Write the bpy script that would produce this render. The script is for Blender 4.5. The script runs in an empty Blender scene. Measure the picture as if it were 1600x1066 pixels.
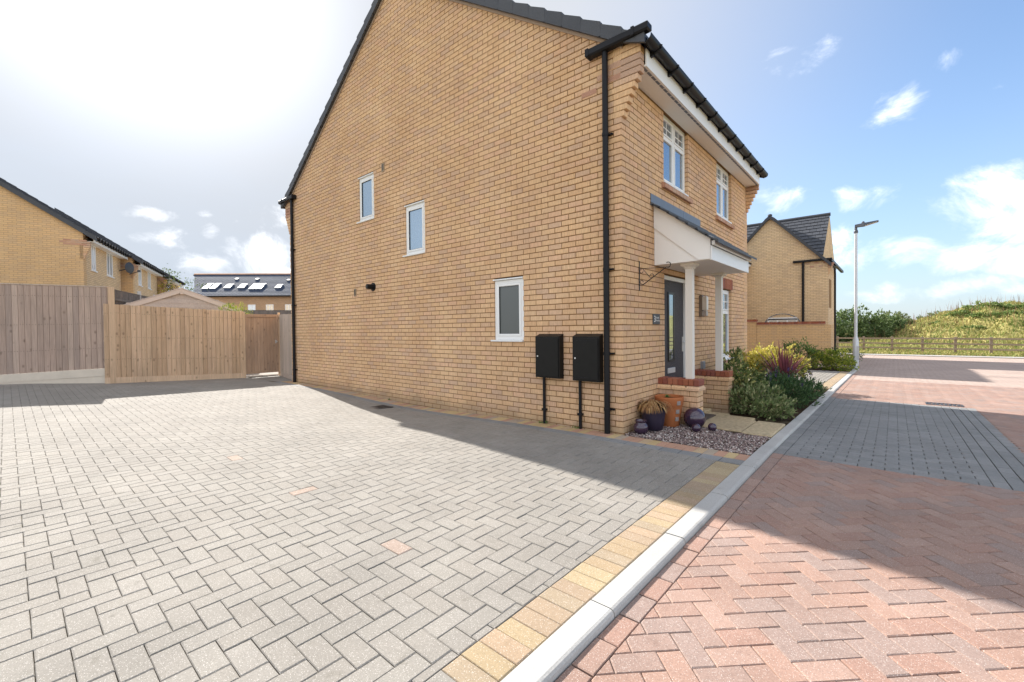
import bpy, math, random
import numpy as np
from mathutils import Matrix, Vector
R = math.radians
rng = np.random.default_rng(11)
random.seed(11)
scene = bpy.context.scene
col = scene.collection

# ------------------------------------------------------------------ camera
F, YAW, PITCH, ROLL = 687.305, 0.71535, -0.01494, -0.00996
CAM = np.array([2.52355, -4.9835, 1.30512])
_f = np.array([-math.sin(YAW)*math.cos(PITCH), math.cos(YAW)*math.cos(PITCH), math.sin(PITCH)])
_r0 = np.array([math.cos(YAW), math.sin(YAW), 0.0]); _u0 = np.cross(_r0, _f)
_r = _r0*math.cos(ROLL)+_u0*math.sin(ROLL); _u = -_r0*math.sin(ROLL)+_u0*math.cos(ROLL)
cd = bpy.data.cameras.new('camera'); cam = bpy.data.objects.new('camera', cd); col.objects.link(cam)
cam.matrix_world = Matrix(((_r[0], _u[0], -_f[0], CAM[0]), (_r[1], _u[1], -_f[1], CAM[1]), (_r[2], _u[2], -_f[2], CAM[2]), (0, 0, 0, 1)))
cd.sensor_width = 36; cd.lens = F/1600*36; cd.shift_y = -6.907/1600; cd.clip_start = .05; cd.clip_end = 3000
scene.camera = cam

def project(P):
    d = np.asarray(P, float)-CAM
    z = d@_f
    zz = np.where(z > .05, z, .05)
    return np.stack([800+F*(d@_r)/zz, 526.09-F*(d@_u)/zz, z], -1)

# ------------------------------------------------------------------ sky, sun, exposure
SUN_EL, SUN_H = R(32.9), (-1.52, .27)           # horizontal direction towards the sun
scene.view_settings.view_transform = 'Standard'; scene.view_settings.look = 'None'
scene.view_settings.exposure = 2.34; scene.view_settings.gamma = 1.0; scene.view_settings.use_curve_mapping = False
sl = bpy.data.lights.new('sun', 'SUN'); sun = bpy.data.objects.new('sun', sl); col.objects.link(sun)
hx, hy = SUN_H; hn = math.hypot(hx, hy); hx /= hn; hy /= hn
SUN = Vector((hx*math.cos(SUN_EL), hy*math.cos(SUN_EL), math.sin(SUN_EL)))
sun.rotation_mode = 'QUATERNION'; sun.rotation_quaternion = SUN.to_track_quat('Z', 'Y')
sl.energy = 2.15; sl.angle = R(.5); sl.color = (1, .95, .88)
world = bpy.data.worlds.new('World'); scene.world = world; world.use_nodes = True
wt = world.node_tree; wt.nodes.clear()

class NT:
    """small helper round a node tree"""
    def __init__(s, t): s.t = t
    def n(s, typ, inp=None, **kw):
        nd = s.t.nodes.new(typ)
        for k, v in kw.items(): setattr(nd, k, v)
        for k, v in (inp or {}).items():
            sk = nd.inputs[k]
            if isinstance(v, bpy.types.NodeSocket): s.t.links.new(v, sk)
            else: sk.default_value = v
        return nd
    def m(s, op, a, b=0.0, c=0.0, clamp=False):
        nd = s.n('ShaderNodeMath', {0: a, 1: b, 2: c}, operation=op); nd.use_clamp = clamp
        return nd.outputs[0]
    def mix(s, f, a, b, typ='RGBA', blend='MIX'):
        nd = s.t.nodes.new('ShaderNodeMix'); nd.data_type = typ; nd.blend_type = blend
        i = {'RGBA': (0, 6, 7), 'FLOAT': (0, 2, 3)}[typ]
        for k, v in zip(i, (f, a, b)):
            if isinstance(v, bpy.types.NodeSocket): s.t.links.new(v, nd.inputs[k])
            else: nd.inputs[k].default_value = (*v, 1) if typ == 'RGBA' and k > 0 and len(v) == 3 else v
        return nd.outputs[2 if typ == 'RGBA' else 0]
    def ramp(s, f, stops, interp='LINEAR'):
        nd = s.t.nodes.new('ShaderNodeValToRGB'); nd.color_ramp.interpolation = interp
        e = nd.color_ramp.elements
        while len(e) < len(stops): e.new(.5)
        for el, (p, c) in zip(e, stops): el.position = p; el.color = (*c, 1) if len(c) == 3 else c
        if isinstance(f, bpy.types.NodeSocket): s.t.links.new(f, nd.inputs[0])
        return nd.outputs[0]
    def smooth(s, x, a, b):
        nd = s.n('ShaderNodeMapRange', {0: x, 1: a, 2: b, 3: 0.0, 4: 1.0}, interpolation_type='SMOOTHSTEP'); return nd.outputs[0]
    def noise(s, v, scale, detail=3, rough=.55, dist=0.0):
        return s.n('ShaderNodeTexNoise', {'Vector': v, 'Scale': scale, 'Detail': detail, 'Roughness': rough, 'Distortion': dist})
    def link(s, a, b): s.t.links.new(a, b)

W = NT(wt)
sky = W.n('ShaderNodeTexSky', sky_type='NISHITA', sun_disc=False, sun_elevation=SUN_EL, sun_rotation=math.atan2(hx, hy),
          altitude=50, air_density=1.0, dust_density=.1, ozone_density=3.0)
dirv = W.n('ShaderNodeTexCoord').outputs['Generated']
sep = W.n('ShaderNodeSeparateXYZ', {0: dirv})
az = W.m('ARCTAN2', sep.outputs[0], sep.outputs[1]); el = W.m('ARCSINE', sep.outputs[2])
# a thin veil of high haze, brightest round the sun (forward scattering)
cosg = W.n('ShaderNodeVectorMath', {0: dirv, 1: tuple(SUN)}, operation='DOT_PRODUCT').outputs['Value']
ang = W.m('ARCCOSINE', W.m('MINIMUM', cosg, .99999))
halo = W.smooth(ang, R(78), R(34))
aureole = W.m('POWER', W.m('MAXIMUM', W.m('SUBTRACT', 1.0, W.m('DIVIDE', ang, R(21))), 0.0), 1.7)
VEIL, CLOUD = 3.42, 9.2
warp = W.n('ShaderNodeVectorMath', {0: dirv, 1: (1, 1, 2.6)}, operation='MULTIPLY').outputs[0]
veiln = W.noise(warp, 2.3, 4, .6).outputs[0]
vf = W.m('MULTIPLY', halo, W.m('MULTIPLY_ADD', veiln, .15, .90), clamp=True)
vlum = W.m('MULTIPLY_ADD', aureole, 6.0, VEIL*.95)
vcol = W.n('ShaderNodeVectorMath', {0: (.955, .985, 1.045), 'Scale': vlum}, operation='SCALE').outputs[0]
skyc = W.mix(vf, sky.outputs[0], vcol)
hz = W.m('POWER', W.m('SUBTRACT', 1.0, W.m('MAXIMUM', sep.outputs[2], 0.0)), 4.0)
skyc = W.mix(W.m('MULTIPLY', hz, .85), skyc, (VEIL*.62, VEIL*.745, VEIL*.91))
# cumulus: (u, v, half width, half height) of each cloud seen in the photograph, turned into directions
def px_dir(u, v):
    d = _f+_r*(u-800)/F-_u*(v-526.09)/F; d /= np.linalg.norm(d)
    return math.atan2(d[0], d[1]), math.asin(d[2])
blobs = [(1520, 335, 100, 42, .95), (1600, 320, 70, 45, .95), (1430, 388, 85, 26, .9), (1335, 312, 60, 20, .8), (1215, 308, 45, 16, .8), (1590, 410, 45, 20, .62), (1490, 400, 70, 22, .8),
         (1413, 167, 38, 24, .50), (1250, 92, 42, 17, .40), (1550, 135, 45, 15, .42), (1490, 90, 22, 11, .42), (1560, 280, 70, 22, .75), (1310, 385, 60, 30, .75), (1470, 452, 120, 11, .5), (1590, 455, 60, 10, .5), (1380, 462, 50, 9, .5),
         (405, 400, 58, 30, 1.0), (430, 335, 34, 17, .85), (250, 372, 38, 14, .8), (238, 335, 26, 8, .6), (330, 412, 50, 13, .72), (420, 425, 90, 14, .7), (326, 363, 14, 10, .6), (380, 352, 26, 8, .55), (320, 335, 10, 7, .5)]
wn = W.noise(W.n('ShaderNodeVectorMath', {0: dirv, 1: (1, 1, 1.5)}, operation='MULTIPLY').outputs[0], 8.5, 8, .64, .5)
wn2 = W.noise(dirv, 17, 5, .6)
off = W.m('MULTIPLY', W.m('SUBTRACT', wn2.outputs[0], .5), .05)
azw = W.m('ADD', az, off); elw = W.m('ADD', el, W.m('MULTIPLY', off, .7))
dens = None; under = None
for (u, v, ru, rv, s) in blobs:
    a0, e0 = px_dir(u, v); a1, _ = px_dir(u+ru, v); _, e1 = px_dir(u, v-rv)
    qa = W.m('DIVIDE', W.m('SUBTRACT', azw, a0), abs(a1-a0)*1.25); qe = W.m('DIVIDE', W.m('SUBTRACT', elw, e0), abs(e1-e0)*1.25)
    r2 = W.m('ADD', W.m('MULTIPLY', qa, qa), W.m('MULTIPLY', qe, qe))
    b = W.m('MULTIPLY', W.m('SUBTRACT', 1.0, r2), s*.84)
    dens = b if dens is None else W.m('SMOOTH_MAX', dens, b, .25)
    if s >= .8:
        q = W.m('MULTIPLY', W.m('MAXIMUM', W.m('SUBTRACT', 1.0, r2), 0.0), W.m('MAXIMUM', W.m('MULTIPLY', qe, -1.0), 0.0))
        under = q if under is None else W.m('MAXIMUM', under, q)
# bright broken cloud added over the unseen sky to light the shaded gable, with the clear blue gap that the photograph looks into
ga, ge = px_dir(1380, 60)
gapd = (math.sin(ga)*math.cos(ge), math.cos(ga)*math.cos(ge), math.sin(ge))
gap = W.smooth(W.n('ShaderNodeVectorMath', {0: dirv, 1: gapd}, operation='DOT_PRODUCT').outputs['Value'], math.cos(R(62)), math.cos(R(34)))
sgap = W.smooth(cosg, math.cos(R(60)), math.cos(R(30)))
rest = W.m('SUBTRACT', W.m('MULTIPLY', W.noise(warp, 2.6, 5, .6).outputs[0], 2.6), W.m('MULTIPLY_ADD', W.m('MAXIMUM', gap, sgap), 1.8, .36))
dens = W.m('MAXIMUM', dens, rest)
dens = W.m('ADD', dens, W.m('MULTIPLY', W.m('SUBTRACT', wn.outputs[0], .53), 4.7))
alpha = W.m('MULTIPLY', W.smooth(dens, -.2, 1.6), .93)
grey = W.m('MULTIPLY', W.m('MULTIPLY', under, 1.5), W.smooth(wn2.outputs[0], .35, .65), clamp=True)
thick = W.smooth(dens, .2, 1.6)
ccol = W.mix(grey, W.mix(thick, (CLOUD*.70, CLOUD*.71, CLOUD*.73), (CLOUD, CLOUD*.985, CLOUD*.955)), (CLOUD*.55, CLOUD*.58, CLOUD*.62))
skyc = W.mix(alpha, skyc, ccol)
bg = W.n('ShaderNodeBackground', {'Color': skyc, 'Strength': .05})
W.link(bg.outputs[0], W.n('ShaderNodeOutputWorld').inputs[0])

# ------------------------------------------------------------------ ground height
def G(x, y):
    x = np.asarray(x, float); y = np.asarray(y, float)
    z = -.014*np.maximum(0, y-.5)*np.clip((x+3)/3, 0, 1)
    a = np.clip(-x/11.5, 0, 1.35)**1.6; b = np.clip((-y-.2)/3.2, 0, 1.4)
    z = z+.135*a*b
    z = z-.07*np.exp(-((x+4.0)/2.2)**2)*np.exp(-((y+.2)/1.2)**2)
    return z
def g1(x, y): return float(G(x, y))

# ------------------------------------------------------------------ mesh helpers
WL = {}
def wl(o): return WL.get(o, np.zeros(3))
class MB:
    def __init__(s, T=None): s.v = []; s.f = []; s.mi = []; s.r = []; s.n = 0; s.T = T
    def add(s, verts, faces, rnd=.5, mi=0):
        b = s.n; s.v.extend([tuple(p) for p in verts]); s.n += len(verts)
        for q in faces: s.f.append([b+i for i in q]); s.mi.append(mi); s.r.append(rnd)
        return s
    def box(s, x0, x1, y0, y1, z0, z1, rnd=.5, mi=0):
        return s.add([(x0, y0, z0), (x1, y0, z0), (x1, y1, z0), (x0, y1, z0), (x0, y0, z1), (x1, y0, z1), (x1, y1, z1), (x0, y1, z1)],
                     [(0, 3, 2, 1), (4, 5, 6, 7), (0, 1, 5, 4), (1, 2, 6, 5), (2, 3, 7, 6), (3, 0, 4, 7)], rnd, mi)
    def hexa(s, p, rnd=.5, mi=0):     # 8 corners: bottom ring, top ring
        return s.add(p, [(0, 3, 2, 1), (4, 5, 6, 7), (0, 1, 5, 4), (1, 2, 6, 5), (2, 3, 7, 6), (3, 0, 4, 7)], rnd, mi)
    def bbox(s, x0, x1, y0, y1, z0, z1, b=.006, rnd=.5, mi=0):   # box with bevelled edges
        vs = []
        for z, i in ((z0, b), (z0+b, 0), (z1-b, 0), (z1, b)):
            vs += [(x0+i, y0+i, z), (x1-i, y0+i, z), (x1-i, y1-i, z), (x0+i, y1-i, z)]
        fs = [(3, 2, 1, 0), (12, 13, 14, 15)]
        for k in range(3):
            for j in range(4): a = k*4+j; c = k*4+(j+1) % 4; fs.append((a, c, c+4, a+4))
        return s.add(vs, fs, rnd, mi)
    def prism(s, poly, axis, a, b, rnd=.5, mi=0):   # poly in the other two axes (cyclic order), extruded along axis
        n = len(poly)
        def P(q, t): return {0: (t, q[0], q[1]), 1: (q[0], t, q[1]), 2: (q[0], q[1], t)}[axis]
        vs = [P(q, a) for q in poly]+[P(q, b) for q in poly]
        fs = [tuple(range(n)), tuple(range(2*n-1, n-1, -1))]+[(i, i+n, (i+1) % n+n, (i+1) % n) for i in range(n)]
        return s.add(vs, fs, rnd, mi)
    def tube(s, pts, r, n=8, rnd=.5, mi=0):
        pts = [np.array(p, float) for p in pts]; rs = r if hasattr(r, '__len__') else [r]*len(pts)
        vs = []; up = None
        for i, p in enumerate(pts):
            d = pts[min(i+1, len(pts)-1)]-pts[max(i-1, 0)]; d /= np.linalg.norm(d)+1e-9
            a = np.array([0, 0, 1.]) if abs(d[2]) < .9 else np.array([1., 0, 0])
            x = np.cross(a, d); x /= np.linalg.norm(x); y = np.cross(d, x)
            for k in range(n):
                t = 2*math.pi*k/n; vs.append(p+(x*math.cos(t)+y*math.sin(t))*rs[i])
        fs = []
        for i in range(len(pts)-1):
            for k in range(n): a = i*n+k; b = i*n+(k+1) % n; fs.append((a, b, b+n, a+n))
        fs.append(tuple(range(n-1, -1, -1))); fs.append(tuple(range((len(pts)-1)*n, len(pts)*n)))
        return s.add(vs, fs, rnd, mi)
    def lathe(s, c, prof, n=32, rnd=.5, mi=0, sx=1, sy=1):
        vs = []; m = len(prof)
        for r, z in prof:
            for k in range(n): t = 2*math.pi*k/n; vs.append((c[0]+r*sx*math.cos(t), c[1]+r*sy*math.sin(t), c[2]+z))
        fs = [(i*n+k, i*n+(k+1) % n, (i+1)*n+(k+1) % n, (i+1)*n+k) for i in range(m-1) for k in range(n)]
        fs.append(tuple(range(n-1, -1, -1))); fs.append(tuple((m-1)*n+k for k in range(n)))
        return s.add(vs, fs, rnd, mi)
    def arr(s, V, Fc, rnd):
        b = s.n; s.v.extend(map(tuple, V)); s.n += len(V)
        s.f.extend((np.asarray(Fc)+b).tolist()); s.mi.extend([0]*len(Fc)); s.r.extend(list(rnd)); return s
    def mesh(s, name, mat, off=np.zeros(3), smooth=False):
        V = np.array(s.v, float).reshape(-1, 3)
        if s.T is not None: V = V@np.array(s.T)[:3, :3].T+np.array(s.T)[:3, 3]
        V = V-off
        me = bpy.data.meshes.new(name); me.from_pydata(V.tolist(), [], s.f)
        for m in (mat if isinstance(mat, (list, tuple)) else [mat]): me.materials.append(m)
        if any(s.mi): me.polygons.foreach_set('material_index', s.mi)
        at = me.attributes.new('rnd', 'FLOAT', 'FACE'); at.data.foreach_set('value', np.array(s.r, np.float32))
        if smooth: me.polygons.foreach_set('use_smooth', [True]*len(me.polygons)); 
        me.update(); return me
    def build(s, name, mat, parent=None, smooth=False, origin=None, **props):
        off = wl(parent) if parent is not None else (np.array(origin, float) if origin is not None else np.zeros(3))
        o = bpy.data.objects.new(name, s.mesh(name, mat, off, smooth)); col.objects.link(o)
        if parent is not None: o.parent = parent; WL[o] = wl(parent)
        else: o.location = off; WL[o] = off
        for k, v in props.items(): o[k] = v
        if smooth:
            try:
                md = o.modifiers.new('split', 'EDGE_SPLIT'); md.split_angle = R(50)
            except Exception: pass
        return o
def thing(name, label, cat, loc, group=None):
    o = bpy.data.objects.new(name, None); col.objects.link(o); o.empty_display_size = .2
    o.location = loc; WL[o] = np.array(loc, float); o['label'] = label; o['category'] = cat
    if group: o['group'] = group
    return o
def tag(o, label, cat, group=None):
    o['label'] = label; o['category'] = cat
    if group: o['group'] = group
    return o
def piece(name, mesh, loc, parent):      # a cheap piece that shares its mesh
    o = bpy.data.objects.new(name, mesh); col.objects.link(o)
    o.location = np.asarray(loc, float)-wl(parent); o.parent = parent; return o

# ------------------------------------------------------------------ materials
def newmat(name):
    m = bpy.data.materials.new(name); m.use_nodes = True; t = m.node_tree; t.nodes.clear(); N = NT(t)
    out = N.n('ShaderNodeOutputMaterial'); return m, N, out
def pbsdf(N, out, color, rough=.6, bump=None, bstr=.3, bdist=.01, spec=.5, metal=0.0, coat=0.0, **kw):
    b = N.n('ShaderNodeBsdfPrincipled', {'Roughness': rough, 'Specular IOR Level': spec, 'Metallic': metal, 'Coat Weight': coat})
    if isinstance(color, bpy.types.NodeSocket): N.link(color, b.inputs['Base Color'])
    else: b.inputs['Base Color'].default_value = (*color, 1)
    if bump is not None:
        bp = N.n('ShaderNodeBump', {'Height': bump, 'Strength': bstr, 'Distance': bdist}); N.link(bp.outputs[0], b.inputs['Normal'])
    N.link(b.outputs[0], out.inputs[0]); return b
def rnd_attr(N): return N.n('ShaderNodeAttribute', attribute_name='rnd').outputs['Fac']
def geo(N): return N.n('ShaderNodeNewGeometry').outputs['Position']
def plain(name, c, rough=.5, var=.08, scale=6, spec=.5, coat=0, metal=0, bump=0):
    m, N, out = newmat(name); p = geo(N)
    nz = N.noise(p, scale, 5, .6).outputs[0]
    cc = N.mix(nz, tuple(x*(1-var) for x in c), tuple(min(1, x*(1+var)) for x in c))
    pbsdf(N, out, cc, rough, N.noise(p, scale*14, 3).outputs[0] if bump else None, bump, .004, spec, metal, coat); return m
def pieces(name, cols, speck=.0, speck_scale=420, rough=.85, grain=.16, bump=.35, bscale=160, dirt=.0, dirtc=(.06, .05, .04), spec=.3, big=.12):
    """bricks, pavers, tiles: colour by the piece's own random number, grain and specks by place"""
    m, N, out = newmat(name); p = geo(N); r = rnd_attr(N)
    c = N.ramp(r, [(i/max(1, len(cols)), k) for i, k in enumerate(cols)], 'CONSTANT')
    fine = N.noise(p, bscale, 4, .65).outputs[0]
    c = N.mix(1.0, c, N.ramp(fine, [(.25, (1-grain*2,)*3), (.75, (1+grain*1.2,)*3)]), blend='MULTIPLY')
    w = N.noise(p, 1.3, 4, .6).outputs[0]
    c = N.mix(1.0, c, N.ramp(w, [(.3, (1-big,)*3), (.7, (1+big,)*3)]), blend='MULTIPLY')
    if speck:
        vo = N.n('ShaderNodeTexVoronoi', {'Vector': p, 'Scale': speck_scale}, feature='F1')
        s1 = N.m('LESS_THAN', vo.outputs['Distance'], .33)
        sc = N.n('ShaderNodeSeparateColor', {0: vo.outputs['Color']}).outputs[0]
        c = N.mix(N.m('MULTIPLY', N.m('MULTIPLY', s1, N.m('GREATER_THAN', sc, .72)), speck), c, (.75, .72, .68))
        c = N.mix(N.m('MULTIPLY', N.m('MULTIPLY', s1, N.m('LESS_THAN', sc, .16)), speck*.8), c, (.05, .048, .045))
    if dirt:
        dn = N.noise(p, 7, 6, .7).outputs[0]
        c = N.mix(N.m('MULTIPLY', N.smooth(dn, .56, .74), dirt), c, dirtc)
    pbsdf(N, out, c, rough, fine, bump, .004, spec); return m

BUFF = [(0.703, 0.466, 0.268), (0.677, 0.445, 0.254), (0.721, 0.483, 0.282), (0.658, 0.434, 0.259), (0.71, 0.466, 0.262), (0.684, 0.445, 0.272), (0.636, 0.427, 0.272), (0.71, 0.477, 0.272), (0.673, 0.434, 0.244), (0.691, 0.445, 0.279), (0.617, 0.42, 0.279), (0.691, 0.47, 0.282)]
M = {}
def brickmat(name, cols, streak=True):
    m, N, out = newmat(name); p = geo(N); r = rnd_attr(N)
    c = N.ramp(r, [(i/len(cols), k) for i, k in enumerate(cols)], 'CONSTANT')
    st = N.noise(N.n('ShaderNodeVectorMath', {0: p, 1: (75, 75, 9)}, operation='MULTIPLY').outputs[0], 1.0, 4, .65).outputs[0]   # drag-faced: upright combing
    c = N.mix(1.0, c, N.ramp(st, [(.3, (.80, .78, .77)), (.7, (1.13, 1.13, 1.13))]), blend='MULTIPLY')
    pn = N.noise(p, 26, 3, .6).outputs[0]
    c = N.mix(N.m('MULTIPLY', N.smooth(pn, .5, .72), .18), c, (.50, .36, .26))
    w = N.noise(p, .8, 4, .6).outputs[0]
    c = N.mix(1.0, c, N.ramp(w, [(.32, (.89, .86, .85)), (.68, (1.05, 1.06, 1.08))]), blend='MULTIPLY')
    z = N.n('ShaderNodeSeparateXYZ', {0: p}).outputs[2]
    # damp green-brown splash staining on the lowest courses
    splash = N.m('MULTIPLY', N.smooth(N.m('ADD', z, N.m('MULTIPLY', N.noise(p, 3.0, 4).outputs[0], .28)), .34, .10), .6)
    c = N.mix(splash, c, (.28, .215, .135))
    pbsdf(N, out, c, .88, st, .35, .004, .25); return m
M['brick'] = brickmat('buff_brick', BUFF)
M['redbrick'] = pieces('red_brick', [(.33, .115, .062), (.29, .09, .052), (.37, .14, .08), (.25, .085, .06)], bump=.4, bscale=120)
M['corbelred'] = pieces('pinkish_red_brick', [(.50, .29, .20), (.46, .255, .175), (.53, .33, .23), (.51, .34, .245)], bump=.4, bscale=120)
M['mortar'] = plain('tan_mortar', (.25, .145, .066), .95, .2, 30, .2, bump=.4)
M['pgrey'] = pieces('grey_block_paver', [(.255, .235, .208), (.249, .229, .202), (.261, .242, .214), (.252, .231, .203), (.244, .226, .20), (.257, .238, .211), (.266, .246, .219)], .42, 190, .9, .12, .5, 150, .5, (.105, .095, .07), big=.12)
M['pyellow'] = pieces('yellow_block_paver', [(.365, .28, .17), (.35, .26, .16), (.39, .305, .185), (.335, .25, .17), (.37, .27, .18), (.325, .255, .175)], .5, 190, .9, .12, .4, 150, .35, (.17, .12, .06))
M['pred'] = pieces('red_block_paver', [(.325, .215, .172), (.31, .203, .162), (.345, .232, .187), (.298, .208, .173), (.338, .217, .17), (.288, .21, .18), (.316, .197, .155)], .4, 190, .9, .13, .4, 150, .4, (.15, .09, .07))
M['ppeach'] = pieces('peach_block_paver', [(.335, .255, .205), (.32, .245, .20)], .6, 190, .9, .12, .4, 150, .3, (.15, .12, .09))
M['pblue'] = pieces('charcoal_block_paver', [(.225, .225, .222), (.21, .212, .21), (.24, .24, .237), (.22, .22, .217)], .3, 210, .9, .12, .4, 150, .5, (.07, .07, .07))
M['pedge'] = pieces('mixed_edging_paver', [(.46, .33, .20), (.42, .245, .165), (.50, .37, .19), (.36, .29, .22), (.45, .26, .175), (.47, .34, .17)], .3, 210, .9, .12, .4, 150, .3, (.15, .1, .07))
_m, _N, _o = newmat('jointing_sand'); _p = geo(_N)
_c = _N.mix(_N.noise(_p, 22, 4).outputs[0], (.085, .066, .042), (.15, .12, .08)); _c = _N.mix(_N.m('MULTIPLY', _N.smooth(_N.noise(_p, 2.2, 5, .7).outputs[0], .52, .68), .75), _c, (.075, .085, .02))
pbsdf(_N, _o, _c, 1.0, spec=.1); M['joint'] = _m
M['kerb'] = pieces('pale_concrete_kerb', [(.45, .44, .415), (.42, .41, .39), (.47, .46, .435)], .2, 300, .9, .10, .4, 120, .45, (.24, .22, .19))
M['slabs'] = pieces('buff_riven_slab', [(.50, .40, .25), (.47, .37, .23), (.52, .42, .275)], 0, 1, .85, .2, .7, 22, .5, (.30, .21, .12))
M['soil'] = plain('dark_soil', (.055, .036, .022), 1, .5, 20, .1, bump=1)
M['stone'] = pieces('plum_gravel', [(.32, .235, .21), (.20, .145, .14), (.42, .33, .295), (.26, .19, .18), (.60, .54, .50), (.35, .26, .235), (.16, .125, .12)], 0, 1, .8, .25, .3, 90)
M['white'] = plain('white_upvc', (.80, .80, .79), .35, .02, 3, .5)
M['wpaint'] = plain('white_painted_board', (.82, .80, .77), .55, .04, 3, .4)
M['post'] = plain('cream_painted_post', (.74, .70, .64), .5, .03, 5, .4)
M['blackpl'] = plain('black_plastic', (.010, .010, .012), .42, .2, 8, .22)
M['meter'] = plain('black_grp_box', (.010, .0095, .009), .42, .35, 9, .2)
M['door'] = plain('graphite_woodgrain_door', (.052, .048, .055), .5, .25, 30, .25, bump=.5)
M['darkframe'] = plain('black_bead', (.012, .012, .014), .35, .1, 8)
M['chrome'] = plain('satin_chrome', (.70, .70, .70), .3, .03, 8, .5, 0, .45)
M['iron'] = plain('black_wrought_iron', (.02, .018, .017), .5, .2, 20)
M['lead'] = plain('lead_flashing', (.13, .155, .20), .45, .18, 7, .5)
M['tile'] = pieces('dark_grey_tile', [(.052, .056, .067), (.047, .051, .061), (.058, .062, .073)], 0, 1, .55, .12, .2, 60, 0, spec=.5)
M['slate'] = pieces('blue_grey_slate', [(.055, .073, .115), (.050, .067, .105), (.061, .08, .122)], 0, 1, .8, .12, .2, 50, 0, spec=.12)
M['cerpurple'] = plain('aubergine_glaze', (.045, .024, .047), .16, .25, 6, .6, .4)
M['matpurple'] = plain('dark_purple_planter', (.030, .022, .042), .45, .2, 8, .5)
M['terra'] = plain('terracotta', (.40, .135, .048), .8, .16, 7, .3, bump=.3)
M['mossy'] = plain('grey_stick_on_mosaic', (.28, .24, .22), .7, .3, 30)
M['galv'] = plain('galvanised_steel', (.52, .54, .57), .42, .1, 10, .5, 0, .35)
M['lampgrey'] = plain('dark_grey_luminaire', (.07, .08, .10), .4, .1, 10)
M['opal'] = plain('opal_diffuser', (.70, .66, .60), .3, .04, 10)
M['taupe'] = pieces('taupe_shed_cladding', [(.47, .40, .355), (.45, .385, .34), (.485, .415, .365)], 0, 1, .8, .12, .2, 30)
M['concrete'] = plain('cream_concrete_board', (.66, .58, .48), .9, .14, 5, .2, bump=.4)
M['castiron'] = plain('cast_iron', (.03, .03, .033), .5, .3, 30)
M['dish'] = plain('dark_grey_dish', (.05, .055, .065), .5, .1, 8)
M['bark'] = plain('bark', (.12, .085, .055), .95, .3, 20, .1, bump=.8)
M['dead'] = pieces('dead_fern', [(.34, .19, .075), (.27, .14, .055), (.40, .25, .11), (.22, .11, .05)], rough=.8, bump=0)

def woodmat(name, cols, grain=(.78, 1.12), knots=.45, weather=.25, wc=(.16, .13, .115)):
    m, N, out = newmat(name); p = geo(N); r = rnd_attr(N)
    c = N.ramp(r, [(i/len(cols), k) for i, k in enumerate(cols)], 'CONSTANT')
    pv = N.n('ShaderNodeVectorMath', {0: p, 1: N.n('ShaderNodeCombineXYZ', {2: N.m('MULTIPLY', r, 37.0)}).outputs[0]}, operation='ADD').outputs[0]
    g = N.noise(N.n('ShaderNodeVectorMath', {0: pv, 1: (55, 55, 2.2)}, operation='MULTIPLY').outputs[0], 1, 5, .6, .6).outputs[0]
    c = N.mix(1.0, c, N.ramp(g, [(.3, (grain[0],)*3), (.7, (grain[1],)*3)]), blend='MULTIPLY')
    if knots:
        vo = N.n('ShaderNodeTexVoronoi', {'Vector': N.n('ShaderNodeVectorMath', {0: pv, 1: (7, 7, 4.2)}, operation='MULTIPLY').outputs[0], 'Scale': 1.0})
        pick = N.m('GREATER_THAN', N.n('ShaderNodeSeparateColor', {0: vo.outputs['Color']}).outputs[0], .35)
        c = N.mix(N.m('MULTIPLY', N.m('MULTIPLY', N.smooth(vo.outputs['Distance'], .22, .06), pick), knots), c, (.075, .045, .028))
    if weather:
        w = N.noise(N.n('ShaderNodeVectorMath', {0: p, 1: (3, 3, 1.1)}, operation='MULTIPLY').outputs[0], 1.0, 5, .65).outputs[0]
        c = N.mix(N.m('MULTIPLY', N.smooth(w, .42, .7), weather), c, wc)
    pbsdf(N, out, c, .85, g, .3, .004, .2); return m
M['oldwood'] = woodmat('weathered_brown_board', [(.50, .375, .305), (.435, .325, .265), (.535, .41, .335), (.47, .35, .285), (.405, .31, .26), (.515, .39, .315)], weather=.35, wc=(.31, .245, .205))
M['newwood'] = woodmat('fresh_timber_board', [(.70, .515, .35), (.645, .46, .305), (.74, .545, .375), (.67, .48, .32), (.61, .44, .295), (.715, .525, .365)], weather=.2, wc=(.26, .18, .13))
M['gatewood'] = woodmat('brown_gate_board', [(.46, .31, .21), (.43, .285, .19), (.49, .33, .225), (.445, .295, .20)], weather=.3)
M['paleboard'] = woodmat('silvered_board', [(.50, .40, .325), (.53, .425, .345), (.47, .375, .30)], knots=.3, weather=.35, wc=(.33, .29, .26))
M['greywood'] = woodmat('grey_weathered_board', [(.16, .145, .135), (.14, .13, .12), (.18, .16, .15)], knots=.3)
M['railwood'] = woodmat('field_fence_timber', [(.34, .26, .20), (.31, .235, .18), (.37, .285, .22)], knots=.2)

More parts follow.
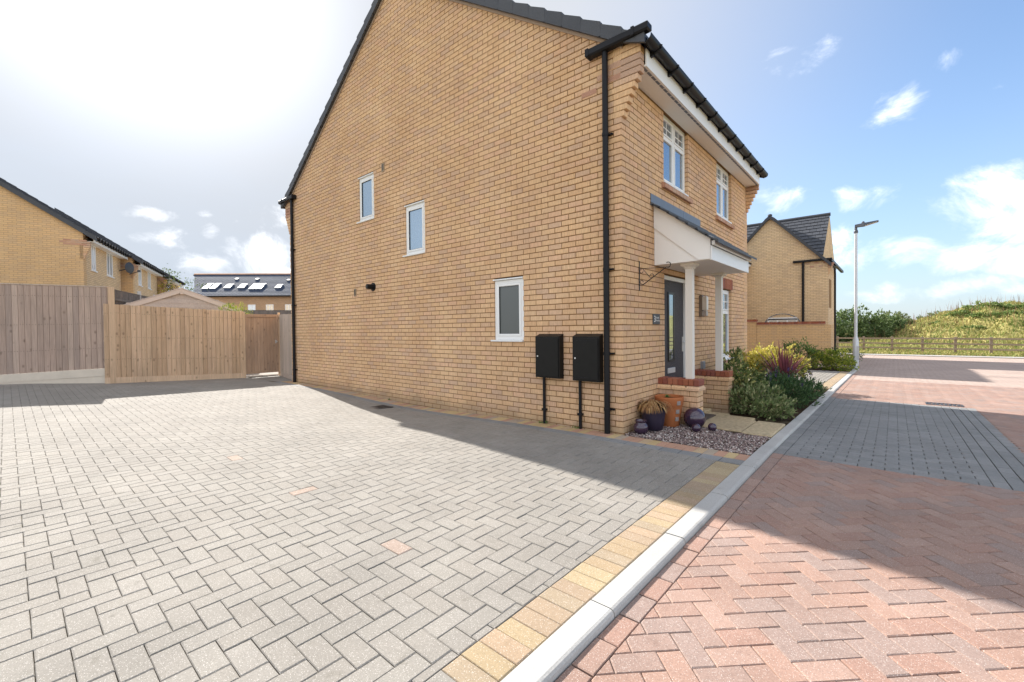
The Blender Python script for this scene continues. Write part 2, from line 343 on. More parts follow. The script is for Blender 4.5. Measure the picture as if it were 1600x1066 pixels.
def glassmat(name, refl, rough, dark, tint=(.9, .95, 1)):
    m, N, out = newmat(name)
    a = N.n('ShaderNodeBsdfPrincipled', {'Base Color': (*dark, 1), 'Roughness': .35, 'Specular IOR Level': .2})
    g = N.n('ShaderNodeBsdfGlossy', {'Color': (*tint, 1), 'Roughness': rough})
    lw = N.n('ShaderNodeLayerWeight', {'Blend': .35}).outputs['Fresnel']
    f = N.m('MULTIPLY_ADD', lw, 1-refl, refl, clamp=True)
    mx = N.n('ShaderNodeMixShader', {0: f, 1: a.outputs[0], 2: g.outputs[0]}); N.link(mx.outputs[0], out.inputs[0]); return m
M['glass'] = glassmat('clear_window_glass', .34, .015, (.03, .038, .05), (.78, .9, 1.0))
M['palepane'] = glassmat('pale_pane_glass', .22, .03, (.50, .50, .48), (.85, .93, 1.0))  # distant panes: even pale base colour under the gloss
M['obscure'] = glassmat('obscured_window_glass', .42, .22, (.07, .10, .13), (.70, .86, 1.0))  # blue sky reflection put into the gloss tint
M['obscdark'] = glassmat('dark_obscured_glass', .03, .35, (.06, .066, .06))

def leafmat(name, cols, rough=.55, trans=.25, spec=.35):
    m, N, out = newmat(name); r = rnd_attr(N)
    c = N.ramp(r, [(i/len(cols), k) for i, k in enumerate(cols)], 'CONSTANT')
    nz = N.noise(geo(N), 9, 3).outputs[0]
    c = N.mix(1.0, c, N.ramp(nz, [(.3, (.78,)*3), (.7, (1.2,)*3)]), blend='MULTIPLY')
    b = N.n('ShaderNodeBsdfPrincipled', {'Base Color': c, 'Roughness': rough, 'Specular IOR Level': spec})
    t = N.n('ShaderNodeBsdfTranslucent', {'Color': c})
    mx = N.n('ShaderNodeMixShader', {0: trans, 1: b.outputs[0], 2: t.outputs[0]}); N.link(mx.outputs[0], out.inputs[0]); return m
M['l_yellow'] = leafmat('golden_leaf', [(.56, .48, .07), (.50, .46, .10), (.60, .53, .13), (.13, .18, .035), (.34, .36, .06), (.09, .13, .028)])
M['l_ela'] = leafmat('olive_variegated_leaf', [(.12, .165, .045), (.15, .195, .055), (.36, .38, .14), (.09, .13, .04), (.50, .46, .17), (.13, .155, .05)])
M['l_hebe'] = leafmat('deep_green_leaf', [(.045, .095, .033), (.06, .12, .04), (.08, .145, .048), (.036, .075, .03), (.10, .165, .06)])
M['l_grey'] = leafmat('grey_green_leaf', [(.17, .225, .085), (.235, .28, .12), (.12, .17, .055), (.38, .39, .19), (.19, .19, .09), (.145, .20, .065)])
M['l_purple'] = leafmat('wine_red_strap_leaf', [(.26, .075, .095), (.32, .10, .115), (.19, .055, .075), (.38, .17, .165)], .4)
M['l_lime'] = leafmat('lime_leaf', [(.24, .30, .035), (.18, .25, .035), (.34, .37, .05), (.12, .18, .03), (.42, .42, .07)])
M['l_mid'] = leafmat('mid_green_leaf', [(.11, .18, .045), (.14, .215, .055), (.085, .145, .04), (.19, .26, .07)])
M['l_dark'] = leafmat('hedge_leaf', [(.105, .16, .055), (.13, .19, .065), (.165, .225, .08), (.085, .135, .048), (.20, .25, .10)])
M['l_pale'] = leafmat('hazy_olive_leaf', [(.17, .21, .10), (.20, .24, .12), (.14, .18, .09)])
M['l_autumn'] = leafmat('yellowing_leaf', [(.48, .42, .05), (.40, .36, .06), (.52, .40, .07)])
M['l_bramble'] = leafmat('bramble_leaf', [(.19, .27, .08), (.15, .22, .06), (.25, .31, .10), (.12, .175, .05)])
M['flower'] = leafmat('violet_flower', [(.09, .055, .17), (.12, .08, .22), (.06, .04, .12)])
M['grass'] = leafmat('dry_meadow_grass', [(.32, .30, .105), (.275, .285, .09), (.37, .33, .125), (.205, .25, .075), (.40, .35, .145), (.235, .27, .078), (.165, .215, .06), (.345, .285, .115)], .7, .3, .2)
M['stalk'] = leafmat('brown_seed_stalk', [(.22, .12, .07), (.26, .15, .085), (.18, .10, .06)], .8, .2, .1)

def field_mat():
    m, N, out = newmat('meadow_ground'); p = geo(N)
    a = N.noise(p, .35, 6, .65).outputs[0]; b = N.noise(p, 3.5, 5, .7).outputs[0]
    c = N.mix(a, (.24, .23, .08), (.36, .31, .11)); c = N.mix(N.smooth(b, .35, .7), c, (.40, .34, .14))
    pbsdf(N, out, c, .95, b, .8, .05, .1); return m
M['field'] = field_mat()
def far_paving(name, c1, c2, rot):
    m, N, out = newmat(name); p = geo(N)
    mp = N.n('ShaderNodeMapping', {0: p, 'Rotation': (0, 0, rot)}).outputs[0]
    br = N.n('ShaderNodeTexBrick', {'Vector': mp, 'Color1': (*c1, 1), 'Color2': (*c2, 1), 'Mortar': (.15, .11, .085, 1), 'Scale': 1.0, 'Mortar Size': .004, 'Brick Width': .2, 'Row Height': .1})
    nz = N.noise(p, .8, 5, .65).outputs[0]
    c = N.mix(1.0, br.outputs[0], N.ramp(nz, [(.3, (.86,)*3), (.7, (1.1,)*3)]), blend='MULTIPLY')
    pbsdf(N, out, c, .92, br.outputs[1], -.3, .004, .2); return m
M['roadfar'] = far_paving('distant_red_paving', (.42, .325, .275), (.395, .31, .27), R(45))
M['pavefar'] = far_paving('distant_grey_footway', (.40, .385, .36), (.38, .365, .345), 0)
def wall_brick(name, cols, mort=(.30, .19, .10)):
    """masonry too far off to pick the bricks apart"""
    m, N, out = newmat(name)
    o = N.n('ShaderNodeSeparateXYZ', {0: N.n('ShaderNodeTexCoord').outputs['Object']})
    v = N.n('ShaderNodeCombineXYZ', {0: N.m('ADD', o.outputs[0], o.outputs[1]), 1: o.outputs[2]}).outputs[0]
    br = N.n('ShaderNodeTexBrick', {'Vector': v, 'Color1': (*cols[0], 1), 'Color2': (*cols[1], 1), 'Mortar': (*mort, 1), 'Scale': 1.0, 'Mortar Size': .010, 'Mortar Smooth': .2, 'Bias': 0.0, 'Brick Width': .225, 'Row Height': .075})
    cell = N.n('ShaderNodeVectorMath', {0: v, 1: (1/.225, 1/.075, 1)}, operation='MULTIPLY').outputs[0]
    wn = N.n('ShaderNodeTexWhiteNoise', {'Vector': N.n('ShaderNodeVectorMath', {0: cell}, operation='FLOOR').outputs[0]}).outputs[0]
    c = N.mix(N.m('MULTIPLY', N.smooth(wn, .45, .95), .6), br.outputs[0], tuple(x*.84 for x in cols[2]))
    c = N.mix(br.outputs[1], c, mort)
    nz = N.noise(N.n('ShaderNodeTexCoord').outputs['Object'], .7, 4, .6).outputs[0]
    c = N.mix(1.0, c, N.ramp(nz, [(.3, (.9,)*3), (.7, (1.08,)*3)]), blend='MULTIPLY')
    pbsdf(N, out, c, .9, br.outputs[1], -.6, .008, .2); return m
M['wall2'] = wall_brick('distant_buff_brick', [(.73, .55, .335), (.68, .495, .295), (.66, .485, .325)], (.46, .31, .185))
M['wall1'] = wall_brick('distant_orange_brick', [(.68, .46, .24), (.64, .42, .215), (.66, .46, .28)], (.48, .31, .17))
M['wall4'] = wall_brick('distant_mixed_brick', [(.52, .35, .22), (.47, .30, .19), (.49, .34, .23)])

# ================================================================== GROUND
MB().add([(-900, -900, -1.2), (900, -900, -1.2), (900, 900, -1.2), (-900, 900, -1.2)], [(0, 1, 2, 3)]).build('ground', M['field'], kind='structure')
def sheet(name, x0, x1, y0, y1, off, mat, nx=40, ny=40, **kw):
    xs = np.linspace(x0, x1, nx+1); ys = np.linspace(y0, y1, ny+1); X, Y = np.meshgrid(xs, ys); Z = G(X, Y)+off
    V = np.stack([X, Y, Z], -1).reshape(-1, 3); i = np.arange(nx*ny); r = i//nx*(nx+1)+i % nx
    Fc = np.stack([r, r+1, r+nx+2, r+nx+1], -1)
    return MB().arr(V, Fc, [.5]*len(Fc)).build(name, mat, kind='structure', smooth=False, **kw)
P = .1022
KX0, KX1, RX = 1.42, 1.525, 1.552
driveway = sheet('driveway', -22, 1.42, -14, .02, -.012, M['joint'], 60, 40)
road = sheet('road', RX-.03, 14, -14, 31.5, -.046, M['joint'], 30, 60)

def clip(poly, n, d):        # keep n.p <= d
    out = []
    for i in range(len(poly)):
        a, b = poly[i], poly[(i+1) % len(poly)]; sa = a[0]*n[0]+a[1]*n[1]-d; sb = b[0]*n[0]+b[1]*n[1]-d
        if sa <= 0: out.append(a)
        if sa*sb < 0: t = sa/(sa-sb); out.append((a[0]+(b[0]-a[0])*t, a[1]+(b[1]-a[1])*t))
    return out
def parea(p): return .5*abs(sum(p[i][0]*p[(i+1) % len(p)][1]-p[(i+1) % len(p)][0]*p[i][1] for i in range(len(p))))
def inset(poly, d):
    n = len(poly); c = (sum(p[0] for p in poly)/n, sum(p[1] for p in poly)/n); out = []
    for p in poly:
        v = (c[0]-p[0], c[1]-p[1]); l = math.hypot(*v) or 1; k = min(d*1.35/l, .6); out.append((p[0]+v[0]*k, p[1]+v[1]*k))
    return out
def paver_geo(poly, gap=.0018, ch=.005, h=.03):
    """chamfered block of any convex outline, local z 0 at the top"""
    if sum((poly[(i+1) % len(poly)][0]-p[0])*(poly[(i+1) % len(poly)][1]+p[1]) for i, p in enumerate(poly)) > 0: poly = poly[::-1]
    n = len(poly); a = inset(poly, gap); b = inset(poly, gap+ch)
    vs = [(x, y, -h) for x, y in a]+[(x, y, -ch*.7) for x, y in a]+[(x, y, 0) for x, y in b]
    fs = [tuple(range(2*n, 3*n))]
    for k in range(2): fs += [(k*n+i, k*n+(i+1) % n, (k+1)*n+(i+1) % n, (k+1)*n+i) for i in range(n)]
    return vs, fs
class Paving:
    """collects pavers; the ones that show largest become objects, the others one stuff part"""
    def __init__(s, parent, off): s.parent = parent; s.off = off; s.items = []
    def add(s, poly, mat, key=None):
        if len(poly) < 3 or parea(poly) < .0012: return
        c = np.mean(poly, 0); q = project((c[0], c[1], g1(*c)+s.off))
        if q[2] > .15 and (q[0] < -700 or q[0] > 4200): return
        big = parea(poly)/q[2]**3 if (q[2] > .2 and -20 < q[0] < 1620 and q[1] < 1090) else 0
        s.items.append((big, poly, mat, key, c))
    def finish(s, n, name='paver'):
        s.items.sort(key=lambda t: -t[0]); cache = {}; bulk = {}; cnt = 0
        for big, poly, mat, key, c in s.items:
            z = g1(*c)+s.off+rng.normal(0, .0009)
            if big > 0 and cnt < n and key is not None:
                k = (key, mat.name, int(rng.integers(0, 14)))
                if k not in cache:
                    vs, fs = paver_geo([(p[0]-c[0], p[1]-c[1]) for p in poly]); mb = MB(); mb.add(vs, fs, (k[2]+.5)/14); cache[k] = mb.mesh(name, mat)
                o = piece(name, cache[k], (c[0], c[1], z), s.parent); cnt += 1
                o.rotation_euler = (rng.normal(0, .003), rng.normal(0, .003), rng.normal(0, .004))
            else:
                mb = bulk.setdefault(mat.name, (MB(), mat))[0]; vs, fs = paver_geo(poly)
                tx, ty = rng.normal(0, .003, 2)
                mb.add([(x, y, G(x, y)+s.off+w+(x-c[0])*tx+(y-c[1])*ty) for x, y, w in vs], fs, float(rng.random()))
        for mb, mat in bulk.values(): mb.build('block_paving', mat, s.parent, kind='stuff')
def rect(x0, x1, y0, y1): return [(x0, y0), (x1, y0), (x1, y1), (x0, y1)]
# --- grey herringbone driveway with yellow, charcoal and mixed edging
XE, YE = 1.205, -.405
pv = Paving(driveway, 0.0)
special = [(0.19, -3.46), (-1.16, -3.43), (-2.61, -3.4)]
nx, ny = int(17/P), int(6.8/P)
for i in range(-nx, 3):
    for j in range(-ny, 2):
        k = (i-j) % 4
        if k == 0: x0, x1, y0, y1 = i, i+2, j, j+1
        elif k == 3: x0, x1, y0, y1 = i, i+1, j, j+2
        else: continue
        a, b, c_, d = XE+(x0-.4)*P, XE+(x1-.4)*P, YE+(y0-.3)*P, YE+(y1-.3)*P
        if a > XE or c_ > YE or b < -14.6 or d < -7.0: continue
        full = b <= XE and d <= YE
        b = min(b, XE); d = min(d, YE)
        if b-a < .02 or d-c_ < .02: continue
        cx, cy = (a+b)/2, (c_+d)/2
        if cx < -11.6 and cy > -3.3: continue
        sp = any(abs(cx-s[0]) < .075 and abs(cy-s[1]) < .075 for s in special)
        pv.add(rect(a, b, c_, d), M['ppeach'] if sp else M['pgrey'], ('h' if k == 0 else 'v') if full else None)
y = -.43
while y > -7:
    pv.add(rect(XE, KX0, y-P, y), M['pgrey'] if abs(y+3.9) < .06 else M['pyellow'], 'ye'); y -= P
x = KX0
while x > -9.7:
    pv.add(rect(x-.2, x, YE, YE+.165), M['pblue'], 'bl'); x -= .2032
x = KX0
while x > -9.7:
    pv.add(rect(x-P, x, YE+.166, -.012), M['pedge'], 'ed'); x -= P
pv.finish(300)
# --- kerb
kerb = MB().box(KX0+.01, RX-.004, -14, -13.99, -.2, -.05).build('kerb', M['kerb'], kind='structure')
kmesh = []
for i in range(3):
    mb = MB(); L = .912
    mb.prism([(KX0, -.2), (RX-.003, -.2), (RX-.003, -.028), (RX-.006, -.012), (KX1+.012, -.003), (KX1, .001), (KX0+.004, .001), (KX0, -.003)], 1, .005, L-.004, (i+.5)/3)
    kmesh.append(mb.mesh('kerb_stone', M['kerb']))
y = -.412-.914*7
while y < 15.0:
    o = piece('kerb_stone', kmesh[int(rng.integers(0, 3))], (0, y, g1(1.5, y+.45)), kerb); o.rotation_euler = (math.atan2(g1(1.5, y+.914)-g1(1.5, y), .914), 0, rng.normal(0, .001)); y += .914
# --- road: stretcher border, red herringbone at 45 degrees, charcoal panel
rv = Paving(road, -.030)
y = -7.0
while y < 12.8:
    rv.add(rect(RX, RX+.1, y, y+.2005), M['pblue'] if .34 < y < 5.7 else M['pred'], 'bd'); y += .2045
BX = RX+.1015; GY0, GY1, GX = .34, 5.75, 3.15
s2 = math.sqrt(.5)
def w45(a, b): return ((a-b)*s2, (a+b)*s2)
for i in range(-75, 160):
    for j in range(-75, 160):
        k = (i-j) % 4
        if k == 0: q = (i, i+2, j, j+1)
        elif k == 3: q = (i, i+1, j, j+2)
        else: continue
        poly = [w45(q[0]*P, q[2]*P), w45(q[1]*P, q[2]*P), w45(q[1]*P, q[3]*P), w45(q[0]*P, q[3]*P)]
        poly = [(p[0]+2.0, p[1]-1.0) for p in poly]
        cx, cy = np.mean(poly, 0)
        if not (BX-.15 < cx < 9 and -6.6 < cy < 10.6): continue
        if cx > 2.52+.45*(cy+5)+3.2: continue
        key = 'h' if k == 0 else 'v'
        if min(p[0] for p in poly) < BX: poly = clip(poly, (-1, 0), -BX); key = None
        if cx < GX+.46 and GY0-.15 < cy < GY1+.15:
            lo, hi = min(p[1] for p in poly), max(p[1] for p in poly); l, h = min(p[0] for p in poly), max(p[0] for p in poly)
            X1 = GX+.42
            if l >= X1 or hi <= GY0 or lo >= GY1: pass
            else:
                key = None
                if cy < GY0 or (lo < GY0 and cx < X1): poly = clip(poly, (0, 1), GY0)
                elif cx > X1: poly = clip(poly, (-1, 0), -X1)
                elif hi > GY1: poly = clip(poly, (0, -1), -GY1)
                else: continue
        rv.add(poly, M['pred'], key)
y = GY0; c0 = 0
while y < GY1-.02:                       # charcoal panel, running bond with its rows across the street
    x = BX
    if c0 % 2: rv.add(rect(x, x+.1, y, y+.1), M['pblue']); x += .1018
    while x < GX-.02:
        x1 = min(x+.2, GX); rv.add(rect(x, x1, y, y+.1), M['pblue'], 'pb' if x1-x > .199 else None); x += .2018
    y += .1018; c0 += 1
x = GX+.002
for xx in (x, x+.104, x+.208, x+.312):
    y = GY0
    while y < GY1-.05: rv.add(rect(xx, xx+.1, y, min(y+.2, GY1)), M['pblue'], 'pc'); y += .2036
rv.finish(300)
sheet('distant_road', BX-.1, 13.9, 9.9, 29.6, -.034, M['roadfar'], 12, 20)
sheet('far_footway', -3, 14, 29.6, 31.4, -.012, M['pavefar'], 12, 2)
sheet('far_kerb', -3, 14, 29.45, 29.6, .002, M['kerb'], 12, 1)
# --- neighbour's parking bay
bay = sheet('parking_bay', -7, 1.4, 7.2, 13.2, -.014, M['joint'], 10, 10)
pb = Paving(bay, 0.0)
x = 1.18
while x > -4.5:
    y = 7.3+(int(x*10) % 2)*.1
    while y < 13.1: pb.add(rect(x-.1, x, y, y+.2), M['pgrey']); y += .204
    x -= P
y = 7.3
while y < 13.1: pb.add(rect(1.19, KX0, y, y+.1), M['pyellow']); y += P
pb.finish(0)
sheet('far_verge', -12, 1.43, 13.0, 15.6, -.025, M['soil'], 16, 6)
sheet('side_footway', -12, BX, 15.6, 29.5, -.030, M['roadfar'], 16, 14)
sheet('planting_bed', 0, KX0, 1.95, 7.25, -.03, M['soil'], 8, 20)
# --- gully in the driveway and road drain
t = thing('drain_gully', 'black square drain grate sunk in the driveway by the gable wall', 'drain cover', (-4.42, -.60, g1(-4.42, -.6)))
zz = g1(-4.42, -.6)
mb = MB(); c = (-4.42, -.60)
for a, b_, c1, d1 in ((-.16, .16, -.16, -.13), (-.16, .16, .13, .16), (-.16, -.13, -.13, .13), (.13, .16, -.13, .13)): mb.box(c[0]+a, c[0]+b_, c[1]+c1, c[1]+d1, zz-.04, zz+.008)
mb.build('frame', M['castiron'], t)
for k in range(6): MB().box(c[0]-.125+.043*k, c[0]-.105+.043*k, c[1]-.13, c[1]+.13, zz-.03, zz+.006).build('bar', M['castiron'], t)
MB().box(c[0]-.13, c[0]+.13, c[1]-.13, c[1]+.13, zz-.06, zz-.035).build('sump', M['blackpl'], t)
t = thing('road_drain', 'dark iron slotted road drain beyond the charcoal paving panel', 'drain cover', (3.2, 5.95, g1(3.2, 5.95)-.03))
zz = g1(3.2, 5.95)-.028
mb = MB(); mb.box(2.96, 3.44, 5.84, 5.87, zz-.03, zz+.008).box(2.96, 3.44, 6.09, 6.12, zz-.03, zz+.008).box(2.96, 2.985, 5.87, 6.09, zz-.03, zz+.008).box(3.415, 3.44, 5.87, 6.09, zz-.03, zz+.008); mb.build('frame', M['castiron'], t)
for k in range(8): MB().box(2.995+k*.053, 3.025+k*.053, 5.87, 6.09, zz-.03, zz+.006).build('bar', M['castiron'], t)

# ================================================================== MAIN HOUSE
HW, HD = 6.07, 9.57                       # frontage, depth
RIDGE_X = -HD/2; SL = .677; ZE = 4.81
def zroof(x): return ZE+SL*(-x if x > RIDGE_X else x+HD)
house = thing('brick_house', 'two storey buff brick house with white porch filling the middle of the view', 'house', (0, 0, 0))
openG = [(-6.09, -5.51, 3.6, 4.575), (-4.45, -3.86, 2.70, 3.675), (-2.17, -1.58, 1.125, 2.10)]
openF = [(1.30, 2.30, 3.40, 4.47), (3.82, 4.80, 3.40, 4.47), (3.82, 4.80, .66, 2.07), (1.31, 2.33, .0, 2.10)]
def cells(u0, u1, z0, z1, holes):
    us = sorted({u0, u1, *[h[0] for h in holes], *[h[1] for h in holes]}); zs = sorted({z0, z1, *[h[2] for h in holes], *[h[3] for h in holes]})
    for a, b in zip(us, us[1:]):
        run = None
        for c_, d in zip(zs, zs[1:]):
            inh = any(h[0] <= a+1e-6 and b <= h[1]+1e-6 and h[2] <= c_+1e-6 and d <= h[3]+1e-6 for h in holes)
            if not inh: run = (run[0], d) if run else (c_, d)
            if inh and run: yield a, b, *run; run = None
        if run: yield a, b, *run
gmb = MB()
grow = lambda H: [(h[0]-.005, h[1]+.005, h[2]-.005, h[3]+.005) for h in H]
for a, b, c_, d in cells(-HD+.006, -.25, -.35, ZE-.08, grow(openG)): gmb.box(a, b, .006, .25, c_, d)
gmb.prism([(-HD+.006, ZE-.08), (-.006, ZE-.08), (RIDGE_X, zroof(RIDGE_X)-.05)], 1, .006, .25)
gw = gmb.build('gable_wall', M['mortar'], house)
fmb = MB()
for a, b, c_, d in cells(.006, HW-.25, -.35, 4.62, grow(openF)): fmb.box(-.25, -.006, a, b, c_, d)
fw = fmb.build('front_wall', M['mortar'], house)
MB().box(-HD+.006, -HD+.25, .26, HW, -.35, ZE-.1).build('rear_wall', M['wall2'], house)
smb = MB(); smb.box(-HD+.25, 0, HW-.25, HW, -.35, ZE-.1); smb.prism([(-HD, ZE-.1), (-.02, ZE-.1), (RIDGE_X, zroof(RIDGE_X)-.06)], 1, HW-.24, HW-.002); smb.build('side_wall', M['wall2'], house)
MB().box(-HD+.3, -.3, .3, HW-.3, 2.45, 2.6).build('inner_floor', M['blackpl'], house)
# bricks: dictionaries of (x0,x1,y0,y1,z0,z1, wall)
bricks = []
J = .010
def sub(a, b, z0, z1, holes):
    """what a brick from a to b keeps beside the openings"""
    segs = [(a, b)]
    for h in holes:
        if z1 <= h[2]+.012 or z0 >= h[3]-.012: continue
        nx_ = []
        for s, e in segs:
            if e <= h[0] or s >= h[1]: nx_.append((s, e)); continue
            if s < h[0]-.02: nx_.append((s, h[0]))
            if e > h[1]+.02: nx_.append((h[1], e))
        segs = nx_
    return [s for s in segs if s[1]-s[0] > .025]
n0 = -4
for n in range(n0, 112):
    z0, z1 = n*.075+.012, n*.075+.075
    even = n % 2 == 0
    # gable
    xr = 0.0 if even else .1025+J-.0
    xs = [(-.213, 0)] if even else [(-.1005, 0)]
    e = -.225 if even else -.1125
    while e > -HD:
        s = max(e-.213, -HD); xs.append((s, e)); e -= .225
    for a, b in xs:
        for s, t_ in sub(a, b, z0, z1, openG):
            lim_a = (z1-ZE)/SL-HD+.02; lim_b = -(z1-ZE)/SL-.02
            if z1 > ZE-.05: s, t_ = max(s, lim_a), min(t_, lim_b)
            if t_-s < .03: continue
            corner = t_ > -1e-6
            ydep = (.1025 if even else .215) if corner else .1025
            bricks.append((s, t_, 0, ydep, z0, z1, 'c' if corner else 'g'))
    if n < 59:
        ys = []
        e = .1125 if even else .225
        while e < HW: ys.append((e, min(e+.213, HW))); e += .225
        for a, b in ys:
            for s, t_ in sub(a, b, z0, z1, openF):
                bricks.append((-.1025, 0, s, t_, z0, z1, 'f'))
def brick_area(b):
    c = ((b[0]+b[1])/2, 0 if b[6] != 'f' else (b[2]+b[3])/2, (b[4]+b[5])/2)
    q = project((c[0] if b[6] != 'f' else 0, c[1], c[2]))
    if q[2] < .2 or not (0 < q[0] < 1600 and 0 < q[1] < 1066): return 0
    if b[6] == 'f': ln = abs(project((0, b[2], c[2]))[0]-project((0, b[3], c[2]))[0])
    else: ln = abs(project((b[0], 0, c[2]))[0]-project((b[1], 0, c[2]))[0])
    if b[6] == 'f' and .95 < c[1] < 2.9 and c[2] < 3: ln *= .3
    return ln*F*.075/q[2]
order = sorted(range(len(bricks)), key=lambda i: -brick_area(bricks[i]))
bulkg, bulkf = MB(), MB(); cache = {}
for rank, i in enumerate(order):
    x0, x1, y0, y1, z0, z1, w = bricks[i]
    jx = -rng.uniform(0, .0022); par = fw if w == 'f' else gw
    dims = (round(x1-x0, 3), round(y1-y0, 3))
    ok = rank < 300 or dims in ((.215, .102), (.215, .103), (.102, .215), (.103, .215))
    if rank < 300:
        k = (dims, w, int(rng.integers(0, 24)))
        if k not in cache: cache[k] = MB().bbox(0, x1-x0, 0, y1-y0, 0, z1-z0, .004, (k[2]+.5)/24).mesh('brick', M['brick'])
        dx, dy = (0, -jx*0) if w == 'f' else (0, 0)
        piece('brick', cache[k], (x0+(-jx if w == 'f' else 0), y0+(jx if w != 'f' else 0), z0), par)
    else:
        r = float(rng.random())
        if w == 'f': bulkf.box(x0, x1-jx, y0, y1, z0, z1, r)
        else: bulkg.box(x0, x1, y0+jx, y1, z0, z1, r)
bulkg.build('brickwork', M['brick'], gw, kind='stuff'); bulkf.build('brickwork', M['brick'], fw, kind='stuff')
# corbelled eaves courses at both ends of each eaves
def corbel(xface, sgn, y0, y1):
    MB().box(*sorted((xface, xface+sgn*.255)), y0+.012 if y0 < 1 else y0+.004, y1-.012 if y0 > 1 else y1, 4.60, 4.80).build('eaves_block', M['mortar'], house)
    steps = [.035, .07, .103, .137, .175, .215, .25, .25, .25, .25, .25]
    for k, d in enumerate(steps):
        z = 52*.075+k*.0765+.004; red = 6 <= k < 9
        pieces_ = [(0, d)] if sgn > 0 else [(0, d)]
        MB().bbox(*(sorted((xface-sgn*.105, xface+sgn*d))), y0-.003, y1, z, z+.0675, .004, float(rng.random())).build('corbel_brick', M['corbelred'] if red else M['brick'], house)
corbel(0, 1, 0, .102); corbel(0, 1, HW-.102, HW); corbel(-HD, -1, 0, .102); corbel(-HD, -1, HW-.102, HW)
# three pinkish-red bricks courses tied back into the gable beneath the eaves
for k in range(3):
    z = 58*.075+k*.0765+.02
    for a in ((-.33, -.115) if k % 2 else (-.225, -.01), ) : 
        MB().bbox(a[0], a[1], -.0045, .05, z, z+.0665, .003, float(rng.random())).build('corbel_brick', M['corbelred'], house)
MB().bbox(-.56, -.345, -.0045, .05, 58*.075-.04, 58*.075+.026, .003, .3).build('corbel_brick', M['corbelred'], house)

# roof slopes as tile courses, with dry-verge caps stepping up both gables
RT = .07
def slope(sgn):
    ex = .335 if sgn > 0 else -HD-.335
    L = math.hypot(RIDGE_X-ex, SL*(RIDGE_X-ex)); n = int(L/.335)
    base = MB(); zr = lambda x: ZE+SL*(-x if sgn > 0 else x+HD)+.03
    exb = .255 if sgn > 0 else -HD-.255
    base.hexa([(exb, -.06, zr(exb)), (exb, HW+.06, zr(exb)), (RIDGE_X, HW+.06, zr(RIDGE_X)), (RIDGE_X, -.06, zr(RIDGE_X)),
               (exb, -.06, zr(exb)+.04), (exb, HW+.06, zr(exb)+.04), (RIDGE_X, HW+.06, zr(RIDGE_X)+.04), (RIDGE_X, -.06, zr(RIDGE_X)+.04)])
    rf = base.build('roof', M['lead'], house)
    for i in range(n+1):
        xa = ex+(RIDGE_X-ex)*i/n*1.0; xb = ex+(RIDGE_X-ex)*min(1, (i+1.12)/n)
        if i >= n: break
        for y0 in np.arange(-.05, HW, .62):
            y1 = min(y0+.615, HW+.05)
            MB().hexa([(xa, y0, zr(xa)+.055), (xa, y1, zr(xa)+.055), (xb, y1, zr(xb)+.035), (xb, y0, zr(xb)+.035),
                       (xa, y0, zr(xa)+.085), (xa, y1, zr(xa)+.085), (xb, y1, zr(xb)+.06), (xb, y0, zr(xb)+.06)], float(rng.random())).build('roof_tile', M['tile'], rf) if y0 < .6 else None
        if i == 0:
            pass
        # verge cap
        dn = .02 if i == 0 else .075
        for yy in (-.085, HW+.045):
            MB().hexa([(xa, yy, zr(xa)-dn+.03*(i == 0)), (xa, yy+.04, zr(xa)-dn+.03*(i == 0)), (xb, yy+.04, zr(xb)-.075), (xb, yy, zr(xb)-.075),
                       (xa, yy-.006, zr(xa)+.118), (xa, yy+.14, zr(xa)+.118), (xb, yy+.14, zr(xb)+.085), (xb, yy, zr(xb)+.085)], float(rng.random())).build('verge_cap', M['tile'], rf)
    big = MB()
    for i in range(n):
        xa = ex+(RIDGE_X-ex)*i/n; xb = ex+(RIDGE_X-ex)*min(1, (i+1.12)/n)
        big.hexa([(xa, .575, zr(xa)+.055), (xa, HW+.04, zr(xa)+.055), (xb, HW+.04, zr(xb)+.035), (xb, .575, zr(xb)+.035),
                  (xa, .575, zr(xa)+.085), (xa, HW+.04, zr(xa)+.085), (xb, HW+.04, zr(xb)+.06), (xb, .575, zr(xb)+.06)], float(rng.random()))
    big.build('tiling', M['tile'], rf, kind='stuff')
slope(1); slope(-1)
MB().tube([(RIDGE_X, -.09, zroof(RIDGE_X)+.10), (RIDGE_X, HW+.09, zroof(RIDGE_X)+.10)], .11, 10).build('ridge_tile', M['tile'], house)
# mortar undercloak under the verge
for sgn in (1, -1):
    xa = .02 if sgn > 0 else -HD-.02
    za = ZE-SL*.02
    zb = zroof(RIDGE_X)
    MB().hexa([(xa, -.022, za-.085), (xa, .1, za-.085), (RIDGE_X, .1, zb-.085), (RIDGE_X, -.022, zb-.085), (xa, -.022, za+.025), (xa, .1, za+.025), (RIDGE_X, .1, zb+.025), (RIDGE_X, -.022, zb+.025)]).build('undercloak', plain('pink_mortar', (.40, .30, .235), .9, .15, 9) if sgn > 0 else bpy.data.materials['pink_mortar'], house)
